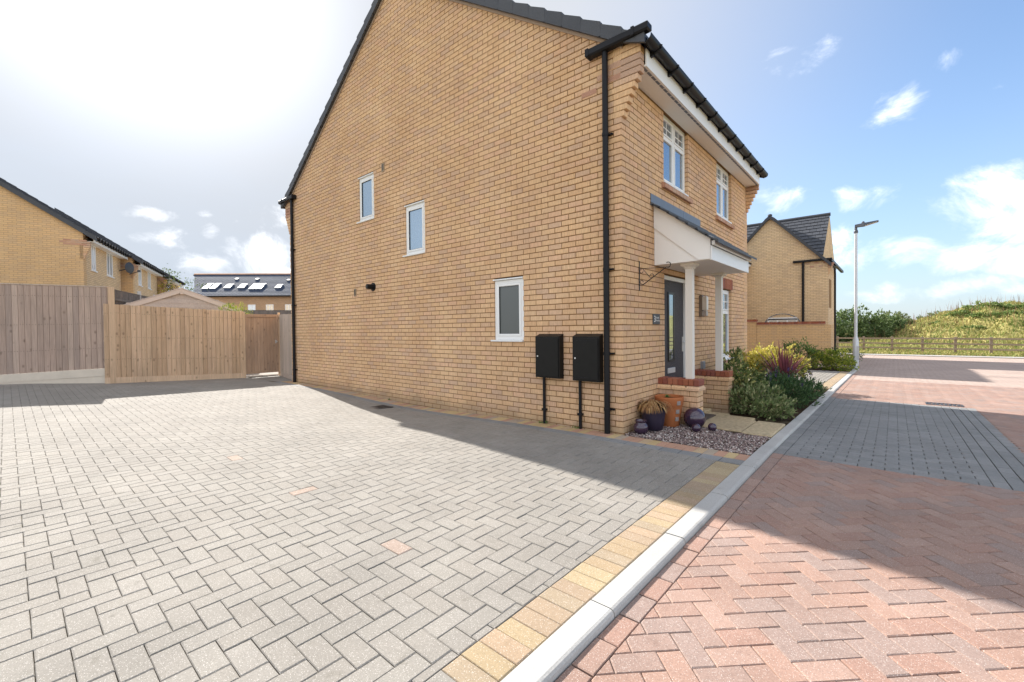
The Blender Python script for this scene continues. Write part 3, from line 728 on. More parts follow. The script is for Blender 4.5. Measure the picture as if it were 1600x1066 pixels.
# fascia, soffit, gutters
for sgn, xf in ((1, 0), (-1, -HD)):
    a, b = sorted((xf, xf+sgn*.262)); MB().box(a, b, .105, HW-.105, 4.455, 4.475).build('soffit', M['wpaint'], house)
    for k in range(46):
        y0 = .12+k*.127; MB().box(*sorted((xf+sgn*.215, xf+sgn*.245)), y0, y0+.105, 4.4515, 4.4555).build('vent_slot', M['lead'], house) if sgn > 0 else None
    a, b = sorted((xf+sgn*.262, xf+sgn*.280)); MB().box(a, b, .105, HW-.105, 4.45, 4.66).build('fascia', M['white'], house)
def gutter(path, name='gutter'):
    """half-round gutter: outer trough with a lip"""
    r = .064; n = 12
    sec = [(r*math.cos(math.pi+math.pi*k/n), r*math.sin(math.pi+math.pi*k/n)) for k in range(n+1)]
    sec = [(-r, .012)]+sec+[(r, .012)]
    sec += [(c_*.9, s*.9+.004) for c_, s in sec[::-1]]
    mb = MB(); vs = []
    for p, d in path:
        for u, w in sec: vs.append((p[0]+d[0]*u, p[1]+d[1]*u, p[2]+w))
    m = len(sec); fs = []
    for i in range(len(path)-1):
        for k in range(m): fs.append((i*m+k, i*m+(k+1) % m, (i+1)*m+(k+1) % m, (i+1)*m+k))
    fs.append(tuple(range(m))); fs.append(tuple(range((len(path)-1)*m, len(path)*m)))
    return mb.add(vs, fs).build(name, M['blackpl'], house, smooth=True)
for sgn, xf in ((1, 0), (-1, -HD)):
    gx = xf+sgn*.345; gz = 4.70
    gu = gutter([((gx, -.06, gz), (sgn, 0)), ((gx, HW+.09, gz), (sgn, 0))])
    for k in range(11):
        yy = .22+k*.545
        mb = MB(); mb.tube([(gx+.070*math.cos(math.pi+math.pi*q/8)*1.0, yy, gz+.070*math.sin(math.pi+math.pi*q/8)) for q in range(9)], .015, 6)
        mb.box(*sorted((gx-sgn*.066, gx-sgn*.02)), yy-.02, yy+.02, gz-.10, gz+.01); mb.build('bracket', M['blackpl'], gu)
    # boxed return along the gable that feeds the downpipe
    ret = MB(); xe = -.42 if sgn > 0 else -HD+.42
    a, b = sorted((xe, gx+sgn*.05)); ret.bbox(a, b, -.125, -.012, 4.735, 4.835, .018)
    ret.bbox(xe-.012 if sgn > 0 else xe-.012, xe+.035, -.13, -.008, 4.73, 4.842, .012)
    ret.bbox(gx-sgn*.14-.02, gx-sgn*.14+.02, -.13, -.008, 4.73, 4.842, .008); ret.build('gutter_return', M['blackpl'], house)
def downpipe(x, y, z0, z1, clips, name='downpipe', r=.036):
    dp = MB().tube([(x, y, z0), (x, y, z1)], r, 16).build(name, M['blackpl'], house, smooth=True)
    for z in clips:
        MB().tube([(x, y, z-.02), (x, y, z+.02)], r+.006, 16).box(x-.02, x+.075, y+.02, -.002, z-.010, z+.010).tube([(x+.075, y+.05, z), (x+.075, y+.02, z)], .012, 6).build('pipe_bracket', M['blackpl'], dp)
    return dp
downpipe(-.19, -.055, -.02, 4.74, (.30, 2.05, 3.72, 1.0), r=.037)
downpipe(-HD+.27, -.055, -.02, 4.74, (.33, 2.0, 3.45))

# windows ------------------------------------------------------------
def frame_yz(par, name, xo, y0, y1, z0, z1, w, d, mat, bars=None):
    """rectangular frame in a wall facing +x: outer face at xo"""
    mb = MB(); mb.bbox(xo-d, xo, y0, y0+w, z0, z1, .004).bbox(xo-d, xo, y1-w, y1, z0, z1, .004).bbox(xo-d, xo, y0+w, y1-w, z0, z0+w, .004).bbox(xo-d, xo, y0+w, y1-w, z1-w, z1, .004)
    return mb.build(name, mat, par)
def front_window(y0, y1, z0, z1, sillmat=None):
    xo = -.052; w = .062
    fr = frame_yz(house, 'window', xo, y0+.004, y1-.004, z0+.03, z1-.004, w, .06, M['white'])
    ym = (y0+y1)/2; zt = z0+(z1-z0)*.69
    MB().bbox(xo-.06, xo-.001, ym-.036, ym+.036, z0+.09, z1-.06, .004).build('mullion', M['white'], fr)
    for a, b in ((y0+w, ym-.036), (ym+.036, y1-w)):
        MB().bbox(xo-.06, xo-.002, a, b, zt-.024, zt+.024, .004).build('transom', M['white'], fr)
        for c_, d in ((z0+.095, zt-.024), (zt+.024, z1-w)):
            frame_yz(fr, 'casement', xo+.010, a, b, c_, d, .026, .05, M['white'])
            MB().box(xo-.022, xo-.012, a+.022, b-.022, c_+.022, d-.022).build('pane', M['glass'], fr)
        c_, d = zt+.024+.026, z1-w-.026
        MB().box(xo-.0125, xo-.006, (a+b)/2-.008, (a+b)/2+.008, c_, d).box(xo-.0125, xo-.0055, a+.026, b-.026, (c_+d)/2-.008, (c_+d)/2+.008).build('glazing_bar', M['white'], fr)
    return fr
for (y0, y1, z0, z1) in openF[:3]:
    fr = front_window(y0, y1, z0, z1)
    if z0 > 2:
        n = 8; wd = (y1-y0+.16)/n
        mb = MB()
        for k in range(n): mb.hexa([(-.03, y0-.08+k*wd, z0-.065), (.055, y0-.08+k*wd, z0-.075), (.055, y0-.08+(k+1)*wd-.008, z0-.075), (-.03, y0-.08+(k+1)*wd-.008, z0-.065),
                                    (-.03, y0-.08+k*wd, z0+.03), (.055, y0-.08+k*wd, z0-.012), (.055, y0-.08+(k+1)*wd-.008, z0-.012), (-.03, y0-.08+(k+1)*wd-.008, z0+.03)], float(rng.random()))
        mb.build('sill', M['corbelred'], fr)
        MB().box(-.07, .012, y0+.004, y1-.004, z0+.03, z0+.05).build('sill_board', M['white'], fr)
    else:
        MB().bbox(-.09, .05, y0-.03, y1+.03, z0+.012, z0+.04, .004).build('sill_board', M['white'], fr)
        mb = MB()
        for k in range(5): mb.bbox(-.04, .02, y0-.08+k*.23, y0-.08+k*.23+.222, z0-.075, z0+.008, .004, float(rng.random()))
        mb.build('sill', M['corbelred'], fr)
        for k in range(15):
            MB().bbox(-.05, .004, y0-.07+k*.076, y0-.07+k*.076+.067, z1+.008, z1+.218, .003, float(rng.random())).build('lintel_brick', M['redbrick'], house)
for (x0, x1, z0, z1), gm in zip(openG, ('obscure', 'obscure', 'obscdark')):
    yo = .022; w = .058
    mb = MB(); mb.bbox(x0+.004, x0+w, yo, yo+.06, z0+.03, z1-.035, .004).bbox(x1-w, x1-.004, yo, yo+.06, z0+.03, z1-.035, .004).bbox(x0+w, x1-w, yo, yo+.06, z0+.03, z0+w+.03, .004).bbox(x0+w, x1-w, yo, yo+.06, z1-w-.035, z1-.035, .004)
    fr = mb.build('window', M['white'], house)
    a, b, c_, d = x0+w, x1-w, z0+w+.03, z1-w-.035
    mb = MB(); t_ = .035; mb.bbox(a, a+t_, yo-.01, yo+.04, c_, d, .006).bbox(b-t_, b, yo-.01, yo+.04, c_, d, .006).bbox(a+t_, b-t_, yo-.01, yo+.04, c_, c_+t_, .006).bbox(a+t_, b-t_, yo-.01, yo+.04, d-t_, d, .006); mb.build('casement', M['white'], fr)
    MB().box(a+t_-.004, a+t_+.004, yo-.004, yo+.02, c_+t_, d-t_).box(b-t_-.004, b-t_+.004, yo-.004, yo+.02, c_+t_, d-t_).box(a+t_, b-t_, yo-.004, yo+.02, c_+t_-.004, c_+t_+.004).box(a+t_, b-t_, yo-.004, yo+.02, d-t_-.004, d-t_+.004).build('gasket', M['darkframe'], fr)
    MB().box(a+t_, b-t_, yo+.010, yo+.018, c_+t_, d-t_).build('pane', M[gm], fr)
    MB().bbox(x0-.05, x1-.002, -.035, yo+.05, z0+.004, z0+.029, .005).build('sill', M['white'], fr)
    MB().bbox(x0-.012, x1+.0, -.012, yo+.05, z1-.033, z1-.012, .004).build('head_trim', M['white'], fr)
# vents, flue
def vent(x, z, dark=False):
    v = MB().bbox(x-.045, x+.045, -.016, .004, z-.085, z+.085, .006).build('air_vent', plain('buff_vent', (.36, .27, .17), .7) if 'buff_vent' not in bpy.data.materials else bpy.data.materials['buff_vent'], house)
    for k in range(3): MB().box(x-.032+k*.025, x-.018+k*.025, -.0175, -.012, z-.065, z+.065).build('louvre', M['darkframe'], v)
vent(-5.15, 4.56); vent(-6.28, 2.15)
fl = MB().tube([(-5.57, .01, 2.22), (-5.57, -.02, 2.22), (-5.57, -.021, 2.22)], [.085, .085, .06], 20).tube([(-5.57, -.02, 2.22), (-5.57, -.15, 2.22)], .052, 18).build('flue_outlet', M['blackpl'], house, smooth=True)
MB().tube([(-5.57, -.151, 2.22), (-5.57, -.16, 2.22)], .038, 14).build('flue_grille', M['darkframe'], fl)

# front door ----------------------------------------------------------
y0, y1, z1 = 1.31, 2.33, 2.10
df = MB().bbox(-.15, -.045, y0+.003, y0+.06, .02, z1-.003, .004).bbox(-.15, -.045, y1-.06, y1-.003, .02, z1-.003, .004).bbox(-.15, -.045, y0+.06, y1-.06, z1-.065, z1-.003, .004).bbox(-.15, -.02, y0+.0, y1, -.02, .05, .004).build('door_frame', M['white'], house)
dr = MB().bbox(-.13, -.075, y0+.062, y1-.062, .055, z1-.067, .004).build('door', M['door'], house)
ya, yb, za, zb = 1.62, 1.86, .80, 1.86
MB().bbox(-.077, -.062, ya, ya+.035, za, zb, .003).bbox(-.077, -.062, yb-.035, yb, za, zb, .003).bbox(-.077, -.062, ya+.035, yb-.035, za, za+.035, .003).bbox(-.077, -.062, ya+.035, yb-.035, zb-.035, zb, .003).build('light_surround', M['darkframe'], dr)
MB().box(-.074, -.068, ya+.035, yb-.035, za+.035, zb-.035).build('pane', M['glass'], dr)
MB().bbox(-.075, -.060, 1.60, 1.88, .62, .70, .004).build('letter_plate', M['chrome'], dr)
MB().bbox(-.076, -.064, y1-.125, y1-.09, .93, 1.17, .004).tube([(-.07, y1-.107, 1.09), (-.025, y1-.107, 1.09), (-.02, y1-.22, 1.085)], .009, 8).build('handle', M['chrome'], dr)

# porch canopy ---------------------------------------------------------
ya, yb = .955, 2.80; xf = .745
def cheek(yy):
    mb = MB()
    mb.prism([(.004, 2.187), (xf, 2.187), (xf, 2.455), (.004, 2.995)], 1, yy, yy+.05)
    c_ = mb.build('canopy_cheek', M['wpaint'], house)
    # raking bargeboard lapped over the cheek
    MB().prism([(.004, 2.70), (.60, 2.193), (xf+.004, 2.193), (xf+.004, 2.450), (.004, 2.995)], 1, yy-.016, yy-.002).build('bargeboard', M['wpaint'], c_)
cheek(ya); cheek(yb-.05)
MB().box(.004, xf, ya+.05, yb-.05, 2.187, 2.20).build('canopy_soffit', M['wpaint'], house)
MB().bbox(xf, xf+.022, ya-.016, yb+.016, 2.178, 2.36, .003).build('canopy_fascia', M['white'], house)
MB().bbox(xf+.022, xf+.06, ya-.02, yb+.02, 2.365, 2.425, .006).build('fascia_trim', M['white'], house)
cr = MB().hexa([(0, ya-.03, 2.99), (xf+.07, ya-.03, 2.42), (xf+.07, yb+.03, 2.42), (0, yb+.03, 2.99), (0, ya-.03, 3.01), (xf+.07, ya-.03, 2.44), (xf+.07, yb+.03, 2.44), (0, yb+.03, 3.01)]).build('canopy_roof', M['wpaint'], house)
N_T = 7
for i in range(N_T):
    xa = xf+.12-(xf+.12)*i/N_T; xb = max(.0, xf+.12-(xf+.12)*(i+1.3)/N_T); zc = lambda x: 3.0-.745*x
    ys = np.arange(ya-.09, yb+.1, .27)
    for a in ys:
        b = min(a+.266, yb+.12)
        if b-a < .05: continue
        MB().hexa([(xa, a, zc(xa)+.022), (xa, b, zc(xa)+.022), (xb, b, zc(xb)+.012), (xb, a, zc(xb)+.012), (xa, a, zc(xa)+.056), (xa, b, zc(xa)+.056), (xb, b, zc(xb)+.030), (xb, a, zc(xb)+.030)], float(rng.random())).build('canopy_tile', M['tile'], cr)
for a, b in ((.83, 2.05), (2.056, 2.86)):
    MB().box(.003, .012, a, b, 3.0, 3.155).hexa([(.003, a, 3.02), (.05, a, 3.0), (.05, b, 3.0), (.003, b, 3.02), (.003, a, 3.045), (.055, a, 3.012), (.055, b, 3.012), (.003, b, 3.045)]).build('lead_flashing', M['lead'], house)
# porch piers and posts
def pier(y0, px0):
    y1 = y0+.215; zt = g1(.3, y0)
    core = MB().box(.004, .542, y0+.006, y1-.006, -.3, .455).build('pier', M['mortar'], house)
    for n in range(-2, 6):
        z = n*.075+.012; even = n % 2
        cuts = [0, .215, .44, .55] if even else [0, .1025, .325, .55]
        for a, b in zip(cuts, cuts[1:]):
            MB().bbox(a+.003, b-.005, y0, y0+.10, z, z+.065, .004, float(rng.random())).build('brick', M['brick'], core)
            if b == .55: MB().bbox(.44, b-.005, y0+.11, y1, z, z+.065, .004, float(rng.random())).build('brick', M['brick'], core)
    # moulded plinth course and brick-on-edge coping
    for a, b in zip((0, .2, .4), (.195, .395, .572)):
        MB().add([(a, y0-.022, .462), (b, y0-.022, .462), (b, y1+.022, .462), (a, y1+.022, .462), (a, y0-.022, .492), (b, y0-.022, .492), (b, y1+.022, .492), (a, y1+.022, .492), (a, y0, .520), (b-.02, y0, .520), (b-.02, y1, .520), (a, y1, .520)],
                 [(3, 2, 1, 0), (8, 9, 10, 11)]+[(k+j, k+(j+1) % 4, k+4+(j+1) % 4, k+4+j) for k in (0, 4) for j in range(4)], float(rng.random())).build('plinth_brick', M['pyellow'] if False else M['brick'], core)
    for k in range(8):
        MB().bbox(.003+k*.0705, .003+k*.0705+.064, y0-.004, y1+.004, .524, .612, .006, float(rng.random())).build('coping_brick', M['redbrick'], core)
    yc = y0+.108
    x0, x1 = px0, px0+.092; y2, y3 = yc-.046, yc+.046; xm = (x0+x1)/2
    po = MB().bbox(x0, x1, y2, y3, .612, 2.13, .003).build('porch_post', M['post'], house)
    mb = MB(); vs = []
    for z, e in ((2.115, .0465), (2.120, .056), (2.134, .058), (2.152, .084), (2.160, .092), (2.187, .092)): vs += [(xm-e, yc-e, z), (xm+e, yc-e, z), (xm+e, yc+e, z), (xm-e, yc+e, z)]
    mb.add(vs, [(3, 2, 1, 0)]+[(k*4+j, k*4+(j+1) % 4, k*4+4+(j+1) % 4, k*4+4+j) for k in range(5) for j in range(4)]+[(20, 21, 22, 23)]).build('capital', M['post'], po)
pier(1.063, .364); pier(2.50, .335)
# doorstep and garden path
MB().bbox(.0, .34, 1.30, 2.34, -.2, .03, .01, .4).build('doorstep', M['slabs'], house)

# ================================================================== THINGS ON THE HOUSE
def meter_box(x0, x1, z0, z1, label, seam, pipe_x):
    t = thing('meter_box', label, 'meter box', ((x0+x1)/2, 0, z0), 'meter boxes on the gable wall')
    y0 = -.10
    MB().add([(x0, -.001, z0), (x1, -.001, z0), (x1, y0, z0+.004), (x0, y0, z0+.004), (x0, -.001, z1), (x1, -.001, z1), (x1, y0, z1-.035), (x0, y0, z1-.035)],
             [(0, 1, 2, 3), (4, 7, 6, 5), (3, 2, 6, 7), (0, 3, 7, 4), (1, 5, 6, 2), (0, 4, 5, 1)]).build('housing', M['meter'], t)
    d = MB().bbox(x0+.018, x1-.018, y0-.010, y0+.01, z0+.022, z1-.052, .006).build('door', M['meter'], t)
    if seam: 
        MB().bbox(x0+.06, x1-.06, y0-.0125, y0-.008, z1-.095, z1-.088, .001).bbox(x0+.06, x1-.06, y0-.0125, y0-.008, z0+.05, z0+.057, .001).build('rib', M['blackpl'], d)
        for z in (z0+.10, z1-.12): MB().tube([(x1-.022, y0-.012, z-.03), (x1-.022, y0-.012, z+.03)], .006, 8).build('hinge', M['blackpl'], d)
    MB().tube([(x0+.045, y0-.009, z0+.30), (x0+.045, y0-.014, z0+.30)], .011, 10).build('lock', M['chrome'], d)
    b = MB().tube([(pipe_x, -.03, -.03), (pipe_x, -.03, z0+.01)], .021, 12).build('service_duct', M['blackpl'], t, smooth=True)
    MB().bbox(pipe_x-.034, pipe_x+.034, -.05, -.001, .17, .20, .004).build('saddle_clip', M['blackpl'], b)
meter_box(-1.285, -.876, .638, 1.247, 'smooth black meter box, the one nearer the ground floor side window', False, -1.19)
meter_box(-.668, -.27, .630, 1.247, 'black meter box with ribbed door and lock beside the front corner downpipe', True, -.60)
t = thing('hanging_basket_bracket', 'black scrolled iron basket bracket on the front wall left of the porch', 'bracket', (0, .47, 1.83))
MB().bbox(.0, .008, .46, .48, 1.80, 2.19, .002).build('back_plate', M['iron'], t)
def arc(c, r, a0, a1, n=14): return [(c[0]+r*math.cos(a0+(a1-a0)*k/n), .47, c[1]+r*math.sin(a0+(a1-a0)*k/n)) for k in range(n+1)]
MB().tube([(.008, .47, 1.875), (.06, .47, 1.88), (.36, .47, 2.075)]+arc((.385, 2.105), .032, R(-120), R(130), 12), .006, 6).build('arm', M['iron'], t)
MB().tube([(.006, .47, 2.09), (.34, .47, 2.075)], .004, 6).build('stay', M['iron'], t)
MB().tube([(.05, .47, 2.085), (.16, .47, 1.955)]+arc((.175, 1.985), .024, R(-100), R(170), 10), .004, 6).tube(arc((.035, 2.055), .024, R(90), R(360), 10), .004, 6).tube(arc((.035, 1.915), .022, R(0), R(270), 10), .004, 6).build('scroll', M['iron'], t)
t = thing('house_number_plate', 'small dark slate number 3 plate beside the front door', 'sign', (0, 1.0, 1.44))
pl = MB().bbox(.001, .012, .885, 1.115, 1.365, 1.51, .003).build('plate', plain('slate_plate', (.045, .05, .06), .5, .2, 20), t)
fc = bpy.data.curves.new('number', 'FONT'); fc.body = '3'; fc.size = .125; fc.extrude = .001; fc.align_x = 'CENTER'; fc.align_y = 'CENTER'
fo = bpy.data.objects.new('number', fc); col.objects.link(fo); fo.parent = pl; fo.location = np.array((.0135, .935, 1.435))-wl(pl); fo.rotation_euler = (R(90), 0, R(90)); fc.materials.append(M['white'])
bpy.context.view_layer.update()
nm_ = bpy.data.meshes.new_from_object(fo.evaluated_get(bpy.context.evaluated_depsgraph_get())); no_ = bpy.data.objects.new('numeral', nm_); col.objects.link(no_)
no_.parent = pl; no_.location = fo.location; no_.rotation_euler = fo.rotation_euler; bpy.data.objects.remove(fo)
for r_, z in enumerate((1.448, 1.408)):
    mb = MB()
    yy = .985
    for k in range(5 if r_ == 0 else 6):
        w = .006; mb.box(.012, .0135, yy, yy+w, z, z+(.024 if k in (0, 4) else .016)); mb.box(.012, .0133, yy, yy+.015, z, z+.004); yy += .021
    mb.build('small_print', M['wpaint'], pl)
t = thing('porch_wall_light', 'white opal bulkhead wall light between the porch posts', 'wall light', (0, 2.86, 1.68))
MB().bbox(.001, .05, 2.81, 2.93, 1.50, 1.87, .008).build('back_box', plain('light_bronze', (.20, .16, .13), .5), t)
MB().bbox(.05, .12, 2.82, 2.92, 1.60, 1.855, .02).build('diffuser', M['opal'], t)
MB().bbox(.05, .115, 2.82, 2.92, 1.51, 1.598, .012).build('sensor', plain('grey_sensor', (.42, .38, .36), .4), t)
t = thing('socket_box', 'small grey plastic outdoor box low on the porch wall', 'socket box', (0, 2.93, .66))
MB().bbox(.001, .05, 2.87, 2.98, .60, .73, .008).build('lid', plain('grey_box', (.25, .26, .28), .5), t)

# ================================================================== FRONT GARDEN
gravel_bed = sheet('gravel_bed', .0, KX0, -.012, 1.12, -.012, M['soil'], 8, 8)
mb = MB(); n = 5200
for k in range(n):
    x, y = rng.uniform(.01, KX0-.01), rng.uniform(0, 1.14)
    if y > 1.02+.06*math.sin(x*4): continue
    s = rng.uniform(.007, .017); z = g1(x, y)+rng.uniform(-.006, .012)-.006
    rot = rng.uniform(0, 6.28); el_ = rng.uniform(.55, 1.0)
    ca, sa = math.cos(rot), math.sin(rot); tilt = rng.normal(0, .35, 2)
    pts = [(1, 0, 0), (.1, el_, .1), (-1, .1, 0), (0, -el_, 0), (.15, .1, .75), (-.1, 0, -.6)]
    vs = [(x+s*(p[0]*ca-p[1]*sa), y+s*(p[0]*sa+p[1]*ca), z+s*(p[2]+p[0]*tilt[0]+p[1]*tilt[1])) for p in pts]
    mb.add(vs, [(0, 1, 4), (1, 2, 4), (2, 3, 4), (3, 0, 4), (1, 0, 5), (2, 1, 5), (3, 2, 5), (0, 3, 5)], float(rng.random()))
mb.build('gravel', M['stone'], kind='stuff')
path = sheet('garden_path', .02, KX0, 1.02, 2.5, -.03, M['joint'], 6, 6)
for (a, b, c_, d) in ((.30, 1.065, 1.10, 1.92), (1.075, KX0-.008, 1.04, 1.93), (.30, .62, 1.93, 2.30), (.63, 1.0, 1.95, 2.16)):
    zz = g1((a+b)/2, (c_+d)/2)
    mb = MB(); nn = 6
    mb.bbox(a, b, c_, d, zz-.05, zz+.012, .012, float(rng.random())); mb.build('paving_slab', M['slabs'], path)
MB().bbox(.06, .52, 1.33, 1.95, g1(.3, 1.6)+.012, g1(.3, 1.6)+.03, .006).build('door_mat', plain('brown_coir', (.085, .065, .05), 1, .3, 60), None, origin=(0, 0, 0))
tag(bpy.data.objects['door_mat'], 'flat brown coir door mat on the path inside the porch', 'door mat')
# pots
def pot(name, label, c, prof, mat, cat, n=40):
    z = g1(*c)+.004; return MB().lathe((c[0], c[1], z), prof, n).build(name, mat, None, smooth=True, origin=(c[0], c[1], z), label=label, category=cat)
pot('urn', 'smallest squat aubergine glazed jar with a rolled rim at the house corner', (.140, .195), [(.0, 0), (.055, 0), (.075, .01), (.088, .05), (.09, .085), (.078, .115), (.064, .128), (.064, .14), (.074, .148), (.076, .158), (.066, .164), (.056, .156), (.052, .13), (.0, .10)], M['cerpurple'], 'jar')
c = (.176, .485)
pl_ = thing('planter', 'dark purple planter of dead brown fern between jar and terracotta pot', 'planter', (c[0], c[1], g1(*c)))
zz = g1(*c)+.004
MB().lathe((c[0], c[1], zz), [(0, 0), (.098, 0), (.115, .015), (.140, .13), (.153, .25), (.156, .262), (.148, .268), (.138, .255), (.12, .2), (0, .19)], 44).build('pot', M['matpurple'], pl_, smooth=True)
MB().lathe((c[0], c[1], zz), [(0, .205), (.13, .215), (.10, .235), (0, .24)], 20).build('compost', M['soil'], pl_)
fern = MB()
for k in range(190):
    a = rng.uniform(0, 6.28); r0 = rng.uniform(0, .09); L = rng.uniform(.10, .20); h = rng.uniform(.08, .155)
    p0 = np.array([c[0]-.02+r0*math.cos(a), c[1]+r0*math.sin(a), zz+.225]); d = np.array([math.cos(a), math.sin(a), 0]); s = np.array([-d[1], d[0], 0])*rng.uniform(.005, .012)
    pts = [p0, p0+d*L*.35+np.array([0, 0, h]), p0+d*L*.75+np.array([0, 0, h*.8]), p0+d*L+np.array([0, 0, h*.15])]
    ws = (.5, 1, .9, .15); vs = []
    for p, w in zip(pts, ws): vs += [p-s*w, p+s*w]
    fern.add(vs, [(0, 1, 3, 2), (2, 3, 5, 4), (4, 5, 7, 6)], float(rng.random()))
fern.build('dead_fern', M['dead'], pl_)
c = (.232, .875); zz = g1(*c)+.004
pt = thing('terracotta_pot', 'tall orange terracotta pot with grey mosaic squares beside the porch pier', 'plant pot', (c[0], c[1], zz))
MB().lathe((c[0], c[1], zz), [(0, 0), (.122, 0), (.13, .01), (.157, .20), (.170, .275), (.173, .28), (.176, .287), (.186, .372), (.186, .39), (.178, .397), (.168, .39), (.16, .35), (0, .335)], 48).build('pot', M['terra'], pt, smooth=True)
MB().lathe((c[0], c[1], zz), [(0, .34), (.16, .352), (.1, .365), (0, .37)], 20).build('compost', M['soil'], pt)
for k, (zc, rr) in enumerate(((.325, .181), (.21, .160), (.11, .147))):
    a = R(-28)
    p = (c[0]+rr*math.cos(a), c[1]+rr*math.sin(a)); e = np.array([-math.sin(a), math.cos(a)])*.026; o_ = np.array([math.cos(a), math.sin(a)])*.004
    q = [(p[0]-e[0], p[1]-e[1]), (p[0]+e[0], p[1]+e[1])]
    MB().hexa([(q[0][0]-o_[0]*3, q[0][1]-o_[1]*3, zz+zc-.026), (q[0][0]+o_[0], q[0][1]+o_[1], zz+zc-.026), (q[1][0]+o_[0], q[1][1]+o_[1], zz+zc-.026), (q[1][0]-o_[0]*3, q[1][1]-o_[1]*3, zz+zc-.026),
               (q[0][0]-o_[0]*3, q[0][1]-o_[1]*3, zz+zc+.026), (q[0][0]+o_[0]+.002, q[0][1]+o_[1], zz+zc+.026), (q[1][0]+o_[0]+.002, q[1][1]+o_[1], zz+zc+.026), (q[1][0]-o_[0]*3, q[1][1]-o_[1]*3, zz+zc+.026)]).build('mosaic_tile', M['mossy'], pt)
mb = MB()
for k in range(14):
    a = rng.uniform(0, 6.28); p0 = np.array([c[0]-.03, c[1]+.02, zz+.365]); tip = p0+np.array([.05*math.cos(a), .05*math.sin(a), rng.uniform(.02, .05)]); s = np.array([-math.sin(a), math.cos(a), 0])*.012
    mb.add([p0, (p0+tip)/2+s, tip, (p0+tip)/2-s], [(0, 1, 2, 3)], float(rng.random()))
mb.build('seedling', M['l_mid'], pt)
def ball(c, r, label):
    z = g1(*c)-.008; prof = [(max(.0, r*math.sin(math.pi*k/24)), r-r*math.cos(math.pi*k/24)) for k in range(25)]
    return MB().lathe((c[0], c[1], z), prof, 40).build('ceramic_ball', M['cerpurple'], None, smooth=True, origin=(c[0], c[1], z), label=label, category='garden ornament', group='aubergine glazed balls on the gravel')
ball((.540, .955), .138, 'largest glossy aubergine ball resting against the porch pier')
ball((.636, .725), .055, 'small aubergine ball lying in front of the largest ball')
ball((.772, .915), .053, 'small aubergine ball lying on the gravel nearest the path slabs')

# ------------------------------------------------------------------ foliage
def leaves(mb, P0, D, length, width, rn, fold=.25):
    """many leaves at once: base points, directions, sizes"""
    n = len(P0); D = D/np.linalg.norm(D, axis=1)[:, None]
    rv_ = rng.normal(size=(n, 3)); S = np.cross(D, rv_); S /= np.linalg.norm(S, axis=1)[:, None]+1e-9; U = np.cross(S, D)
    L = np.asarray(length).reshape(-1, 1)*np.ones((n, 1)); Wd = np.asarray(width).reshape(-1, 1)*np.ones((n, 1))
    mid = P0+D*L*.5
    V = np.stack([P0, mid-S*Wd*.5+U*Wd*fold, P0+D*L-U*L*.12, mid+S*Wd*.5+U*Wd*fold, mid], 1).reshape(-1, 3)
    b = np.arange(n)[:, None]*5
    Fc = np.concatenate([b+np.array([[0, 1, 4, 0]]), b+np.array([[4, 1, 2, 4]]), b+np.array([[0, 4, 3, 0]]), b+np.array([[4, 2, 3, 4]])])[:, :3]
    mb.arr(V, Fc, np.tile(rn, 4)); return mb
def shrub(name, label, cat, base, blobs_, nleaf, L, Wd, mat, up=.5, group=None, nstem=10, extra=None, rn=None, stem_mat='bark', fill=.45):
    """stems fanning from the base to leafy tips scattered through several lumps"""
    t = thing(name, label, cat, base, group); bs = np.array(base, float)
    pts = []; dirs = []
    wts = np.array([b[3]*b[4]*b[5] for b in blobs_])**.67; wts = wts/wts.sum()
    for (cx, cy, cz, rx, ry, rz), w in zip(blobs_, wts):
        k = int(nleaf*w); nsp = max(6, int(k/9))
        u = rng.normal(size=(nsp, 3)); u /= np.linalg.norm(u, axis=1)[:, None]
        rad = (fill+(1-fill)*rng.random((nsp, 1)))**.6*(1+.22*np.sin(u[:, :1]*7+u[:, 1:2]*5)+rng.normal(0, .07, (nsp, 1)))
        tip = np.array([cx, cy, cz])+u*rad*np.array([rx, ry, rz])
        idx = rng.integers(0, nsp, k); sd = u[idx]+np.array([0, 0, up])+rng.normal(0, .55, (k, 3))
        spray = tip[idx]+rng.normal(0, 1, (k, 3))*np.array([rx, ry, rz])*.10
        pts.append(bs+spray); dirs.append(sd)
    pts = np.concatenate(pts); dirs = np.concatenate(dirs)
    keep = pts[:, 2] > bs[2]+.01; pts = pts[keep]; dirs = dirs[keep]; n = len(pts)
    r = rng.random(n) if rn is None else rn(pts-bs, n)
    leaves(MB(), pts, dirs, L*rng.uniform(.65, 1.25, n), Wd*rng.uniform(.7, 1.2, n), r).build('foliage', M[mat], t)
    st = MB()
    for k in range(nstem):
        bl = blobs_[int(rng.integers(0, len(blobs_)))]; e = bs+np.array([bl[0], bl[1], bl[2]])+rng.normal(0, .35, 3)*np.array(bl[3:6]); m = (bs+e)/2+rng.normal(0, .03, 3)
        st.tube([bs+rng.normal(0, .03, 3)*np.array([1, 1, 0]), m, e], [.012, .008, .004], 5)
    st.build('stems', M[stem_mat], t)
    if extra: extra(t, bs)
    return t
bz = lambda x, y: (x, y, g1(x, y)-.03)
def topy(pts, n):      # golden tips towards the top, green leaves lower down
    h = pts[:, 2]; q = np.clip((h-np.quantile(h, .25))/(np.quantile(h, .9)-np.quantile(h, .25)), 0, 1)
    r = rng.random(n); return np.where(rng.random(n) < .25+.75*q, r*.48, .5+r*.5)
shrub('variegated_shrub', 'olive green shrub with cream edged leaves against the second porch pier', 'shrub', bz(.52, 3.05), [(0, 0, .45, .30, .35, .42), (.15, -.12, .28, .25, .22, .25), (-.12, .25, .62, .25, .3, .25)], 1500, .095, .042, 'l_ela')
